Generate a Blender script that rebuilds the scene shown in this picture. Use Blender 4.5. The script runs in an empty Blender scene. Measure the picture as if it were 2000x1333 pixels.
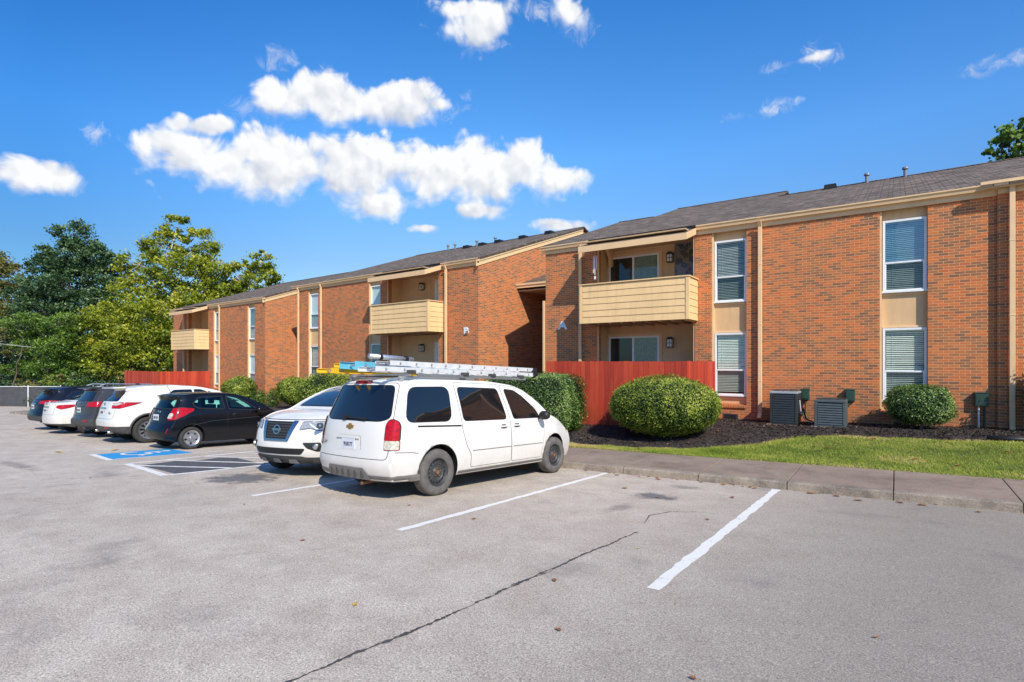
import bpy, bmesh, math, random
import numpy as np
from mathutils import Vector, Matrix
from mathutils.bvhtree import BVHTree
random.seed(7); rng = np.random.default_rng(11)
sc = bpy.context.scene
COL = sc.collection
rad = math.radians

# ------------------------------------------------------------------ materials
class NT:
    def __init__(s, name):
        s.m = bpy.data.materials.new(name); s.m.use_nodes = True
        s.t = s.m.node_tree; s.n = s.t.nodes; s.l = s.t.links
        s.b = s.n['Principled BSDF']; s.out = s.n['Material Output']
    def add(s, typ, **kw):
        n = s.n.new(typ)
        for k, v in kw.items():
            if k in n.inputs: n.inputs[k].default_value = v
            else: setattr(n, k, v)
        return n
    def link(s, a, b): s.l.new(a, b)
    def coord(s, which='Object', scale=None):
        tc = s.add('ShaderNodeTexCoord')
        if scale is None: return tc.outputs[which]
        mp = s.add('ShaderNodeMapping'); mp.inputs['Scale'].default_value = scale
        s.link(tc.outputs[which], mp.inputs['Vector']); return mp.outputs['Vector']
    def noise(s, vec, scale, detail=4, rough=.55):
        n = s.add('ShaderNodeTexNoise'); n.inputs['Scale'].default_value = scale
        n.inputs['Detail'].default_value = detail; n.inputs['Roughness'].default_value = rough
        if vec is not None: s.link(vec, n.inputs['Vector'])
        return n.outputs['Fac']
    def ramp(s, fac, stops):
        r = s.add('ShaderNodeValToRGB'); e = r.color_ramp.elements
        while len(e) < len(stops): e.new(.5)
        for i, (p, c) in enumerate(stops):
            e[i].position = p; e[i].color = (*c, 1) if len(c) == 3 else c
        s.link(fac, r.inputs['Fac']); return r.outputs['Color']
    def mix(s, fac, a, b, blend='MIX'):
        m = s.add('ShaderNodeMix'); m.data_type = 'RGBA'; m.blend_type = blend
        for v, i in ((fac, 0), (a, 6), (b, 7)):
            if isinstance(v, (int, float)): m.inputs[i].default_value = v
            elif isinstance(v, tuple): m.inputs[i].default_value = (*v, 1) if len(v) == 3 else v
            else: s.link(v, m.inputs[i])
        return m.outputs[2]
    def math(s, op, a, b=0.0, c=0.0):
        m = s.add('ShaderNodeMath'); m.operation = op
        for i, v in enumerate((a, b, c)):
            if isinstance(v, (int, float)): m.inputs[i].default_value = v
            else: s.link(v, m.inputs[i])
        return m.outputs[0]
    def bump(s, h, strength=.3, dist=.01):
        b = s.add('ShaderNodeBump'); b.inputs['Strength'].default_value = strength
        b.inputs['Distance'].default_value = dist
        s.link(h, b.inputs['Height']); s.link(b.outputs['Normal'], s.b.inputs['Normal'])
    def base(s, c):
        if isinstance(c, tuple): s.b.inputs['Base Color'].default_value = (*c, 1)
        else: s.link(c, s.b.inputs['Base Color'])
    def rough(s, v):
        if isinstance(v, (int, float)): s.b.inputs['Roughness'].default_value = v
        else: s.link(v, s.b.inputs['Roughness'])

def plain(name, col, rough=.5, metal=0, var=.12, nscale=6, coat=0, ior=None, bump=0, bscale=40):
    k = NT(name); v = k.coord('Object')
    f = k.noise(v, nscale, 5)
    lo = tuple(c*(1-var) for c in col); hi = tuple(min(1, c*(1+var)) for c in col)
    k.base(k.ramp(f, [(.3, lo), (.7, hi)])); k.rough(rough)
    k.b.inputs['Metallic'].default_value = metal
    if coat: k.b.inputs['Coat Weight'].default_value = coat; k.b.inputs['Coat Roughness'].default_value = .04
    if ior: k.b.inputs['IOR'].default_value = ior
    if bump: k.bump(k.noise(v, bscale, 4), bump, .01)
    return k.m

M = {}
def brick_mat():
    k = NT('brick')
    tc = k.coord('Object'); sx = k.add('ShaderNodeSeparateXYZ'); k.link(tc, sx.inputs[0])
    cx = k.add('ShaderNodeCombineXYZ')
    k.link(k.math('ADD', sx.outputs[0], sx.outputs[1]), cx.inputs[0]); k.link(sx.outputs[2], cx.inputs[1])
    wob = k.add('ShaderNodeVectorMath'); wob.operation = 'ADD'; k.link(cx.outputs[0], wob.inputs[0])
    wn = k.add('ShaderNodeTexNoise'); wn.inputs['Scale'].default_value = 9; k.link(cx.outputs[0], wn.inputs['Vector'])
    ws = k.add('ShaderNodeVectorMath'); ws.operation = 'SCALE'; ws.inputs['Scale'].default_value = .006
    k.link(wn.outputs['Color'], ws.inputs[0]); k.link(ws.outputs[0], wob.inputs[1])
    b = k.add('ShaderNodeTexBrick'); k.link(wob.outputs[0], b.inputs['Vector'])
    b.inputs['Scale'].default_value = 1; b.inputs['Brick Width'].default_value = .2032; b.inputs['Row Height'].default_value = .0677
    b.inputs['Mortar Size'].default_value = .0056; b.inputs['Mortar Smooth'].default_value = .3; b.inputs['Bias'].default_value = 0
    b.inputs['Color1'].default_value = (0, 0, 0, 1); b.inputs['Color2'].default_value = (1, 1, 1, 1); b.inputs['Mortar'].default_value = (.5, .5, .5, 1)
    big = k.noise(tc, .55, 4, .6); st = k.noise(k.coord('Object', (.6, .6, 2.2)), 1.6, 4, .6)
    # patches of darker burnt bricks in bands
    sel = k.math('ADD', b.outputs['Color'], k.math('MULTIPLY', k.math('SUBTRACT', st, .5), .95))
    bc = k.ramp(sel, [(.0, (.70, .165, .036)), (.20, (.62, .180, .048)), (.38, (.55, .130, .036)), (.54, (.47, .158, .054)), (.70, (.37, .145, .058)), (.85, (.28, .118, .056)), (1.0, (.18, .090, .056))])
    fine = k.noise(tc, 60, 4, .7)
    bc = k.mix(k.math('MULTIPLY', fine, .25), bc, (.27, .10, .045))
    bc = k.mix(k.ramp(big, [(.35, (0, 0, 0)), (.75, (.32, .32, .32))]), bc, (.54, .20, .07))
    mo = k.mix(fine, (.84, .48, .24), (.62, .34, .16))
    wall = k.mix(b.outputs['Fac'], bc, mo)
    dz = k.add('ShaderNodeMapRange'); k.link(sx.outputs[2], dz.inputs[0]); dz.inputs[1].default_value = 1.1; dz.inputs[2].default_value = -.1
    run = k.noise(k.coord('Object', (2.2, 2.2, .22)), 1.5, 6, .7)
    soil = k.math('ADD', k.math('MULTIPLY', dz.outputs[0], k.math('MULTIPLY', run, .55)), k.math('MULTIPLY', k.math('MAXIMUM', k.math('SUBTRACT', run, .55), 0.0), 1.3))
    wall = k.mix(soil, wall, (.20, .105, .06))
    k.base(wall); k.rough(.88)
    h = k.math('SUBTRACT', k.math('MULTIPLY', fine, .25), b.outputs['Fac'])
    k.bump(h, .55, .006)
    return k.m
M['brick'] = brick_mat()
def shingle_mat():
    k = NT('shingle')
    v = k.coord('Object', (1, 1.056, 0))
    b = k.add('ShaderNodeTexBrick'); k.link(v, b.inputs['Vector'])
    b.offset = .37; b.inputs['Scale'].default_value = 1; b.inputs['Brick Width'].default_value = .27; b.inputs['Row Height'].default_value = .145
    b.inputs['Mortar Size'].default_value = .011; b.inputs['Mortar Smooth'].default_value = .2
    b.inputs['Color1'].default_value = (0, 0, 0, 1); b.inputs['Color2'].default_value = (1, 1, 1, 1); b.inputs['Mortar'].default_value = (0, 0, 0, 1)
    n = k.noise(v, 130, 3, .7); n2 = k.noise(v, .9, 4)
    c = k.ramp(b.outputs['Color'], [(0, (.085, .058, .040)), (.35, (.158, .112, .077)), (.65, (.245, .178, .124)), (1, (.40, .30, .215))])
    c = k.mix(k.math('MULTIPLY', n, .7), c, (.06, .043, .033))
    c = k.mix(k.math('MULTIPLY', n2, .3), c, (.22, .165, .122))
    c = k.mix(b.outputs['Fac'], c, (.03, .025, .022)); k.base(c); k.rough(.95)
    k.bump(k.math('SUBTRACT', k.math('ADD', b.outputs['Color'], k.math('MULTIPLY', n, .5)), k.math('MULTIPLY', b.outputs['Fac'], 1.5)), .6, .012)
    return k.m
M['shingle'] = shingle_mat()
def asphalt_mat():
    k = NT('asphalt'); v = k.coord('Object')
    f1 = k.noise(v, 88, 3, .85); f2 = k.noise(v, 210, 2, .85); lg = k.noise(v, .28, 5, .6); md = k.noise(v, 2.3, 6, .65)
    sp = k.add('ShaderNodeSeparateXYZ'); k.link(v, sp.inputs[0])
    xx = k.math('ADD', sp.outputs[0], k.math('MULTIPLY', k.math('SUBTRACT', md, .5), .8))
    side = k.add('ShaderNodeMapRange'); side.interpolation_type = 'SMOOTHSTEP'
    k.link(xx, side.inputs[0]); side.inputs[1].default_value = -3.0; side.inputs[2].default_value = .6
    c = k.ramp(lg, [(.25, (.50, .42, .335)), (.75, (.655, .565, .455))])
    c = k.mix(k.ramp(md, [(.36, (.75, .75, .75)), (.6, (0, 0, 0))]), c, (.46, .372, .295))
    c = k.mix(side.outputs[0], c, k.mix(md, (.295, .252, .20), (.375, .322, .262)))
    grit = k.ramp(f1, [(.34, (.18, .18, .18)), (.45, (.79, .79, .79)), (.56, (1.11, 1.10, 1.09)), (.70, (2.0, 1.97, 1.93))])
    c = k.mix(.85, c, grit, 'MULTIPLY')
    grit2 = k.ramp(f2, [(.35, (.72, .72, .72)), (.65, (1.28, 1.28, 1.28))])
    c = k.mix(.6, c, grit2, 'MULTIPLY')
    # oil stains and darker worn patches
    st = k.ramp(k.noise(v, .8, 7, .7), [(.56, (0, 0, 0)), (.74, (.55, .55, .55))])
    c = k.mix(st, c, (.16, .145, .135))
    k.base(c); k.rough(.9); k.bump(k.math('ADD', f1, k.math('MULTIPLY', f2, .4)), .5, .008)
    return k.m
M['asphalt'] = asphalt_mat()
def speck(name, lo, hi, scale=60, rough=.9, bump=.4, big=.8, stain=None, bd=.006):
    k = NT(name); v = k.coord('Object')
    f = k.noise(v, scale, 4, .7); g = k.noise(v, big, 6, .65)
    c = k.ramp(k.math('ADD', k.math('MULTIPLY', f, .55), k.math('MULTIPLY', g, .45)), [(.36, lo), (.64, hi)])
    if stain: c = k.mix(k.ramp(k.noise(v, 1.7, 6, .7), [(.5, (0, 0, 0)), (.7, (.75, .75, .75))]), c, stain)
    k.base(c); k.rough(rough); k.bump(f, bump, bd); return k.m
M['concrete'] = speck('concrete', (.20, .145, .105), (.37, .28, .21), 42, stain=(.16, .115, .08))
M['kerb_concrete'] = speck('kerb_concrete', (.17, .13, .10), (.44, .36, .27), 40, stain=(.10, .085, .07), big=2.2)
M['soil'] = speck('soil', (.10, .10, .03), (.20, .22, .05), 50)
M['mulch'] = speck('mulch', (.018, .013, .011), (.095, .070, .058), 55, bump=1, bd=.03)
M['far_ground'] = speck('far_ground', (.05, .06, .02), (.11, .11, .045), 3)
M['stucco'] = plain('stucco', (.70, .45, .23), .85, var=.07, nscale=2, bump=.15, bscale=90)
M['trim'] = plain('trim_paint', (.78, .52, .28), .6, var=.06, nscale=3)
M['siding'] = plain('siding_paint', (.86, .575, .275), .6, var=.06, nscale=2.5, bump=.1, bscale=60)
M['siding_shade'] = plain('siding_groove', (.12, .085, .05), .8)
def weathered(name, col, dirt):
    k = NT(name); v = k.coord('Object'); st = k.noise(k.coord('Object', (3, 3, .35)), 2.5, 6, .7); g = k.noise(v, 1.6, 5, .6)
    c = k.ramp(g, [(.3, tuple(x*.93 for x in col)), (.7, tuple(min(1, x*1.04) for x in col))])
    c = k.mix(k.math('MULTIPLY', k.math('MAXIMUM', k.math('SUBTRACT', st, .48), 0.0), 1.5), c, dirt); k.base(c); k.rough(.65); k.bump(k.noise(v, 60, 4), .12, .008); return k.m
M['siding'] = weathered('siding_paint', (.86, .575, .275), (.50, .33, .17)); M['stucco'] = weathered('stucco', (.70, .45, .23), (.46, .29, .15))
M['rake'] = plain('rake_paint', (.80, .56, .29), .6, var=.05)
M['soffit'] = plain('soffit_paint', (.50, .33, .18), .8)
M['white'] = plain('white_vinyl', (.80, .80, .80), .35, var=.03)
M['alum'] = plain('aluminium', (.62, .62, .63), .38, metal=.75, var=.12, nscale=14)
M['grey_metal'] = plain('grey_metal', (.22, .225, .23), .5, metal=.3)
M['black'] = plain('black_plastic', (.012, .012, .013), .55)
M['dark'] = plain('dark_gap', (.006, .006, .006), .8)
M['dark_room'] = plain('dark_room', (.022, .026, .026), .9)
M['rubber'] = plain('tyre_rubber', (.035, .033, .031), .85, var=.35, nscale=9, bump=.3, bscale=60)
M['rubber_dusty'] = plain('tyre_rubber_dusty', (.12, .108, .098), .9, var=.3, nscale=8, bump=.3, bscale=60)
M['steel_wheel'] = plain('steel_wheel', (.055, .055, .056), .55, metal=.2, var=.3, nscale=12)
M['rust'] = plain('rust', (.20, .085, .04), .8, var=.4, nscale=30)
M['alloy'] = plain('alloy_rim', (.55, .55, .56), .3, metal=.85, var=.08)
M['chrome'] = plain('chrome', (.55, .55, .54), .28, metal=1, var=.02)
M['gold'] = plain('gold_badge', (.42, .26, .07), .3, metal=.7, var=.05)
def paint(name, col, rough=.28, var=.03, dirt=None):
    k = NT(name); v = k.coord('Object'); f = k.noise(v, 3, 5)
    c = k.ramp(f, [(.3, tuple(x*(1-var) for x in col)), (.7, tuple(min(1, x*(1+var)) for x in col))])
    if dirt:
        s = k.add('ShaderNodeSeparateXYZ'); k.link(v, s.inputs[0])
        z = k.add('ShaderNodeMapRange'); k.link(s.outputs[2], z.inputs[0]); z.inputs[1].default_value = .85; z.inputs[2].default_value = .22
        c = k.mix(k.math('MULTIPLY', z.outputs[0], k.math('MULTIPLY', k.noise(v, 5, 7, .7), .85)), c, dirt)
        xr = k.add('ShaderNodeMapRange'); k.link(s.outputs[0], xr.inputs[0]); xr.inputs[1].default_value = -.62; xr.inputs[2].default_value = -.98
        c = k.mix(k.math('MULTIPLY', xr.outputs[0], k.math('ADD', .10, k.math('MULTIPLY', k.noise(v, 3, 6, .7), .32))), c, (.52, .47, .42))
    k.base(c); k.rough(rough); k.b.inputs['Coat Weight'].default_value = .7 if col[0] > .1 else .25; k.b.inputs['Coat Roughness'].default_value = .03
    if col[0] < .1: k.b.inputs['Specular IOR Level'].default_value = .3
    return k.m
M['van_paint'] = paint('van_white', (.80, .765, .715), .35, dirt=(.45, .38, .30))
M['white_paint'] = paint('pearl_white', (.80, .765, .715), .3, dirt=(.5, .46, .40))
M['black_paint'] = paint('black_car_paint', (.006, .0065, .009), .2)
M['navy_paint'] = paint('navy_car_paint', (.008, .009, .016), .2)
M['grey_paint'] = paint('dark_grey_car_paint', (.045, .045, .05), .25)
M['cladding'] = plain('grey_cladding', (.055, .053, .052), .6, var=.2, nscale=7)
M['taupe_cladding'] = plain('taupe_cladding', (.20, .178, .16), .6, var=.15, nscale=7)
def glass_dark(name, col=(.008, .010, .012), ior=1.75):
    k = NT(name); k.base(col); k.rough(.015); k.b.inputs['IOR'].default_value = ior
    f = k.noise(k.coord('Object'), 1.3, 2); k.bump(f, .05, .02); return k.m
M['car_glass'] = glass_dark('tinted_car_glass')
M['shield_glass'] = glass_dark('windscreen_glass', (.02, .035, .045), 2.0)
def glass_clear(name, tint, refl=1.5, extra=.0):
    k = NT(name); tr = k.add('ShaderNodeBsdfTransparent'); tr.inputs[0].default_value = (*tint, 1)
    gl = k.add('ShaderNodeBsdfGlossy'); gl.inputs['Roughness'].default_value = .01; gl.inputs['Color'].default_value = (.9, .95, 1, 1)
    nb = k.add('ShaderNodeBump'); nb.inputs['Strength'].default_value = .04; nb.inputs['Distance'].default_value = .02
    k.link(k.noise(k.coord('Object'), 1.6, 2), nb.inputs['Height']); k.link(nb.outputs[0], gl.inputs['Normal'])
    ge = k.add('ShaderNodeNewGeometry'); dt = k.add('ShaderNodeVectorMath'); dt.operation = 'DOT_PRODUCT'; k.link(ge.outputs['Incoming'], dt.inputs[0]); k.link(ge.outputs['Normal'], dt.inputs[1])
    f0 = ((refl-1)/(refl+1))**2; sch = k.math('POWER', k.math('SUBTRACT', 1.0, k.math('ABSOLUTE', dt.outputs['Value'])), 5.0)
    mx = k.add('ShaderNodeMixShader'); fac = k.math('ADD', k.math('MULTIPLY', sch, 1-f0), f0+extra)
    k.link(fac, mx.inputs[0]); k.link(tr.outputs[0], mx.inputs[1]); k.link(gl.outputs[0], mx.inputs[2])
    k.link(mx.outputs[0], k.out.inputs['Surface']); return k.m
M['window_glass'] = glass_clear('window_glass', (.86, .93, .885), 1.5, .04)
M['screened_glass'] = glass_clear('screened_window_glass', (.58, .66, .62), 1.5, .03)
M['window_glass_blue'] = glass_clear('window_glass_reflective', (.55, .78, .85), 1.8, .14)
M['teal_glass'] = glass_clear('teal_car_glass', (.50, .84, .76), 1.5)
M['blind'] = plain('blind_slat', (.84, .83, .78), .6, var=.04)
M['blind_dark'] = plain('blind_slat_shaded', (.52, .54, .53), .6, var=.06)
M['shade_white'] = plain('window_shade', (.74, .77, .82), .6, var=.04)
M['curtain'] = plain('curtain', (.25, .36, .34), .8, var=.25, nscale=14)
def lamp_mat(name, col, e=0):
    k = NT(name); v = k.coord('Object'); w = k.add('ShaderNodeTexVoronoi'); w.inputs['Scale'].default_value = 22; k.link(v, w.inputs['Vector'])
    k.base(k.mix(w.outputs['Distance'], tuple(c*1.15 for c in col), tuple(c*.55 for c in col))); k.rough(.08)
    k.b.inputs['Coat Weight'].default_value = .3; k.b.inputs['Specular IOR Level'].default_value = .35; return k.m
M['red_lens'] = lamp_mat('red_lens', (.50, .004, .008)); M['clear_lens'] = lamp_mat('clear_lens', (.62, .56, .46))
M['amber_lens'] = lamp_mat('amber_lens', (.75, .24, .02)); M['head_lens'] = lamp_mat('headlamp_lens', (.34, .37, .41)); M['head_dark'] = lamp_mat('headlamp_bezel', (.05, .055, .07))
M['red_fence'] = None
def fence_mat():
    k = NT('red_fence_paint'); v = k.coord('Object'); s = k.add('ShaderNodeSeparateXYZ'); k.link(v, s.inputs[0])
    n = k.noise(k.coord('Object', (3, 3, .25)), 5, 5, .6); a = k.add('ShaderNodeAttribute'); a.attribute_name = 'tint'
    c = k.ramp(k.math('ADD', k.math('MULTIPLY', n, .5), k.math('MULTIPLY', a.outputs['Fac'], .5)), [(.15, (.30, .026, .012)), (.5, (.49, .045, .016)), (.85, (.60, .085, .032))])
    zr = k.add('ShaderNodeMapRange'); k.link(s.outputs[2], zr.inputs[0]); zr.inputs[1].default_value = .35; zr.inputs[2].default_value = -.35
    c = k.mix(k.math('MULTIPLY', zr.outputs[0], .45), c, (.11, .035, .02))
    bl = k.noise(k.coord('Object', (4, 4, .6)), 2.2, 6, .7); c = k.mix(k.math('MULTIPLY', k.math('MAXIMUM', k.math('SUBTRACT', bl, .52), 0.0), 2.2), c, (.52, .13, .07))
    k.base(c); k.rough(.75); k.bump(k.noise(k.coord('Object', (6, 6, .5)), 12, 4), .25, .008); return k.m
M['red_fence'] = fence_mat()
def road_paint(name, col, wear):
    k = NT(name); v = k.coord('Object')
    n = k.noise(v, 90, 3, .75); n2 = k.noise(v, 9, 5, .7)
    f = k.ramp(k.math('ADD', k.math('MULTIPLY', n, .6), k.math('MULTIPLY', n2, .4)), [(.40-wear, (1, 1, 1)), (.46-wear, (0, 0, 0))])
    k.base(k.mix(f, col, (.22, .21, .2))); k.rough(.8); k.bump(n, .5, .006); return k.m
M['line'] = road_paint('white_road_paint', (.84, .80, .735), .03)
M['line_old'] = road_paint('worn_road_paint', (.70, .66, .60), -.02)
M['blue_line'] = road_paint('blue_road_paint', (.012, .30, .62), .02)
M['black_line'] = road_paint('black_road_paint', (.085, .082, .084), -.0)
M['crack'] = speck('crack_tar', (.025, .024, .024), (.10, .095, .09), 60)
def stain_mat(name, col, strength):
    k = NT(name); g = k.coord('Generated'); s = k.add('ShaderNodeSeparateXYZ'); k.link(g, s.inputs[0]); v = k.coord('Object')
    dx = k.math('SUBTRACT', s.outputs[0], .5); dy = k.math('SUBTRACT', s.outputs[1], .5); r = k.math('MULTIPLY', k.math('SQRT', k.math('ADD', k.math('MULTIPLY', dx, dx), k.math('MULTIPLY', dy, dy))), 2)
    a = k.math('ADD', k.math('SUBTRACT', .95, r), k.math('MULTIPLY', k.math('SUBTRACT', k.noise(v, 4, 8, .7), .5), 1.6)); f = k.noise(v, 75, 3, .85)
    mr = k.add('ShaderNodeMapRange'); mr.interpolation_type = 'SMOOTHSTEP'; k.link(a, mr.inputs[0]); mr.inputs[1].default_value = .15; mr.inputs[2].default_value = .8
    k.base(k.ramp(f, [(.35, tuple(c*.45 for c in col)), (.65, tuple(c*1.5 for c in col))])); k.rough(.85); k.link(k.math('MULTIPLY', mr.outputs[0], strength), k.b.inputs['Alpha']); return k.m
M['patch'] = stain_mat('asphalt_stain', (.19, .18, .175), .85); M['oil'] = stain_mat('oil_stain', (.17, .155, .145), .26)
def leaf_mat(name, stops, rough=.45, trans=.25, spec=.5):
    k = NT(name); a = k.add('ShaderNodeAttribute'); a.attribute_name = 'tint'
    c = k.ramp(a.outputs['Fac'], stops); k.base(c); k.rough(rough)
    if spec != .5: k.b.inputs['Specular IOR Level'].default_value = spec
    if trans:
        tl = k.add('ShaderNodeBsdfTranslucent'); k.link(c, tl.inputs[0]); mx = k.add('ShaderNodeMixShader'); mx.inputs[0].default_value = trans
        k.link(k.b.outputs[0], mx.inputs[1]); k.link(tl.outputs[0], mx.inputs[2]); k.link(mx.outputs[0], k.out.inputs['Surface'])
    return k.m
M['leaf_dark'] = leaf_mat('dark_green_leaf', [(0, (.016, .042, .016)), (.5, (.060, .125, .042)), (1, (.16, .25, .09))])
M['leaf_yellow'] = leaf_mat('yellow_green_leaf', [(0, (.065, .105, .008)), (.45, (.25, .31, .022)), (.8, (.47, .48, .035)), (1, (.68, .58, .07))], trans=.35)
M['leaf_mid'] = leaf_mat('mid_green_leaf', [(0, (.03, .075, .010)), (.5, (.12, .22, .025)), (1, (.28, .40, .06))], trans=.3)
M['leaf_olive'] = leaf_mat('olive_leaf', [(0, (.06, .07, .015)), (.5, (.19, .19, .04)), (1, (.40, .34, .10))], trans=.3)
M['leaf_pale'] = leaf_mat('pale_leaf', [(0, (.16, .17, .08)), (1, (.42, .40, .25))], trans=.3)
M['box_leaf'] = leaf_mat('boxwood_leaf', [(0, (.05, .085, .010)), (.40, (.235, .315, .035)), (.75, (.45, .50, .075)), (1, (.68, .64, .17))], .5, .28, .35)
M['holly_leaf'] = leaf_mat('holly_leaf', [(0, (.03, .07, .012)), (.5, (.13, .225, .04)), (1, (.40, .50, .16))], .4, .2, .45)
M['grass_blade'] = leaf_mat('grass_blade', [(0, (.11, .165, .022)), (.4, (.29, .385, .05)), (.75, (.50, .52, .095)), (1, (.70, .54, .23))], .65, .3, .2)
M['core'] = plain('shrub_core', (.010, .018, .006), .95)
M['bark'] = plain('bark', (.12, .09, .065), .9, var=.4, nscale=5, bump=.6, bscale=20)
M['pale_bark'] = plain('pale_bark', (.55, .52, .45), .85, var=.35, nscale=3, bump=.4, bscale=14)
M['dry_leaf'] = plain('dry_leaf', (.32, .13, .045), .7, var=.4, nscale=20)
M['yellow_leaf'] = plain('yellow_fallen_leaf', (.55, .38, .05), .7, var=.3, nscale=20)
M['chip'] = leaf_mat('mulch_chip', [(0, (.016, .012, .010)), (.6, (.065, .047, .038)), (.93, (.15, .11, .088)), (1, (.36, .23, .13))], .85, 0)
M['screen'] = plain('fence_screen', (.065, .066, .072), .9, var=.2, nscale=1.5)
M['galv'] = plain('galvanised', (.72, .73, .74), .5, metal=.2, var=.08)
M['ac_dark'] = plain('ac_dark', (.028, .034, .037), .5)
M['ac_grey'] = plain('ac_grey', (.075, .095, .10), .5)
M['ac_light'] = plain('ac_light', (.42, .45, .46), .4, metal=.3)
M['green_box'] = plain('green_box', (.022, .060, .042), .55)
M['lampglass'] = plain('lamp_glass', (.75, .76, .72), .25)
M['lampblack'] = plain('lamp_iron', (.02, .018, .015), .5)
M['ladder_blue'] = plain('blue_fibreglass', (.13, .46, .60), .5, var=.18, nscale=4)
M['ladder_yellow'] = plain('yellow_fibreglass', (.80, .46, .01), .5, var=.15, nscale=4)
M['ladder_white'] = plain('ladder_aluminium', (.74, .74, .735), .42, metal=.25, var=.1, nscale=9)
M['cable'] = plain('cable', (.03, .03, .03), .6)
M['stone_white'] = plain('sign_white', (.80, .81, .82), .5, var=.03)
M['plate'] = plain('plate_white', (.66, .67, .70), .4, var=.08)
M['plate_ink'] = plain('plate_ink', (.02, .02, .05), .5)
def stained():
    k = NT('leaded_glass'); v = k.coord('Object'); w = k.add('ShaderNodeTexVoronoi'); w.inputs['Scale'].default_value = 7; k.link(v, w.inputs['Vector'])
    k.base(k.ramp(w.outputs['Distance'], [(.1, (.12, .14, .16)), (.4, (.05, .06, .07)), (.7, (.22, .20, .18))])); k.rough(.15); return k.m
M['leaded'] = stained()
M['seat_cloth'] = plain('seat_cloth', (.03, .03, .033), .9)

# ------------------------------------------------------------------ helpers
class MB:
    def __init__(s): s.v = []; s.f = []; s.m = []
    def face(s, pts, m=0):
        i = len(s.v); s.v += [tuple(p) for p in pts]; s.f.append(tuple(range(i, i+len(pts)))); s.m.append(m); return s
    def hexa(s, p, m=0):
        i = len(s.v); s.v += [tuple(q) for q in p]
        for f in ((0, 3, 2, 1), (4, 5, 6, 7), (0, 1, 5, 4), (1, 2, 6, 5), (2, 3, 7, 6), (3, 0, 4, 7)):
            s.f.append(tuple(i+k for k in f)); s.m.append(m)
        return s
    def box(s, x0, x1, y0, y1, z0, z1, m=0):
        return s.hexa([(x0, y0, z0), (x1, y0, z0), (x1, y1, z0), (x0, y1, z0), (x0, y0, z1), (x1, y0, z1), (x1, y1, z1), (x0, y1, z1)], m)
    def prism(s, poly, axis, a, b, m=0):
        def P(u, v, w):
            return {'x': (w, u, v), 'y': (u, w, v), 'z': (u, v, w)}[axis]
        n = len(poly); i = len(s.v)
        s.v += [P(u, v, a) for u, v in poly] + [P(u, v, b) for u, v in poly]
        ar = sum(poly[k][0]*poly[(k+1) % n][1]-poly[(k+1) % n][0]*poly[k][1] for k in range(n))
        flip = (ar > 0) ^ (axis == 'y') ^ (b < a)
        A = list(range(i, i+n)); B = list(range(i+n, i+2*n))
        fs = [tuple(reversed(A)), tuple(B)] + [(A[k], A[(k+1) % n], B[(k+1) % n], B[k]) for k in range(n)]
        if not flip: fs = [tuple(reversed(f)) for f in fs]
        s.f += fs; s.m += [m]*len(fs); return s
    def tube(s, p0, p1, r, n=8, m=0, r1=None, cap=True):
        p0 = Vector(p0); p1 = Vector(p1); d = (p1-p0).normalized(); r1 = r if r1 is None else r1
        a = d.orthogonal().normalized(); b = d.cross(a); i = len(s.v)
        for p, rr in ((p0, r), (p1, r1)):
            for k in range(n):
                t = 2*math.pi*k/n; s.v.append(tuple(p+a*math.cos(t)*rr+b*math.sin(t)*rr))
        for k in range(n):
            j = (k+1) % n; s.f.append((i+k, i+j, i+n+j, i+n+k)); s.m.append(m)
        if cap: s.f += [tuple(i+k for k in reversed(range(n))), tuple(i+n+k for k in range(n))]; s.m += [m, m]
        return s
    def path(s, pts, r, n=8, m=0):
        for a, b in zip(pts[:-1], pts[1:]): s.tube(a, b, r, n, m)
        return s
    def lathe(s, prof, axis='z', n=24, m=0, c=(0, 0, 0), ms=None):
        i = len(s.v); q = len(prof)
        for k in range(n):
            t = 2*math.pi*k/n; ct, st = math.cos(t), math.sin(t)
            for r, h in prof:
                p = {'z': (r*ct, r*st, h), 'y': (r*ct, h, r*st)}[axis]
                s.v.append((p[0]+c[0], p[1]+c[1], p[2]+c[2]))
        for k in range(n):
            j = (k+1) % n
            for e in range(q-1):
                s.f.append((i+k*q+e, i+j*q+e, i+j*q+e+1, i+k*q+e+1)); s.m.append(ms[e] if ms else m)
        return s
    def build(s, name, mats, parent=None, loc=None, rotz=0, smooth=False, bevel=0, fixn=False):
        me = bpy.data.meshes.new(name); me.from_pydata(s.v, [], s.f)
        mats = mats if isinstance(mats, list) else [mats]
        for x in mats: me.materials.append(M[x] if isinstance(x, str) else x)
        me.polygons.foreach_set('material_index', s.m)
        if fixn:
            bm = bmesh.new(); bm.from_mesh(me); bmesh.ops.recalc_face_normals(bm, faces=bm.faces[:]); bm.to_mesh(me); bm.free()
        if smooth: me.polygons.foreach_set('use_smooth', [True]*len(me.polygons))
        me.update(); o = bpy.data.objects.new(name, me); COL.objects.link(o)
        if parent is not None: o.parent = parent
        if loc is not None: o.location = loc
        o.rotation_euler.z = rotz
        if bevel:
            b = o.modifiers.new('bevel', 'BEVEL'); b.width = bevel; b.segments = 2; b.limit_method = 'ANGLE'
        return o
def tag(o, label=None, cat=None, group=None, kind=None):
    if label: o['label'] = label
    if cat: o['category'] = cat
    if group: o['group'] = group
    if kind: o['kind'] = kind
    return o
def empty(name, label, cat, loc=(0, 0, 0), rotz=0, group=None):
    o = bpy.data.objects.new(name, None); COL.objects.link(o); o.location = loc; o.rotation_euler.z = rotz
    o.empty_display_size = .2; return tag(o, label, cat, group)
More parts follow.
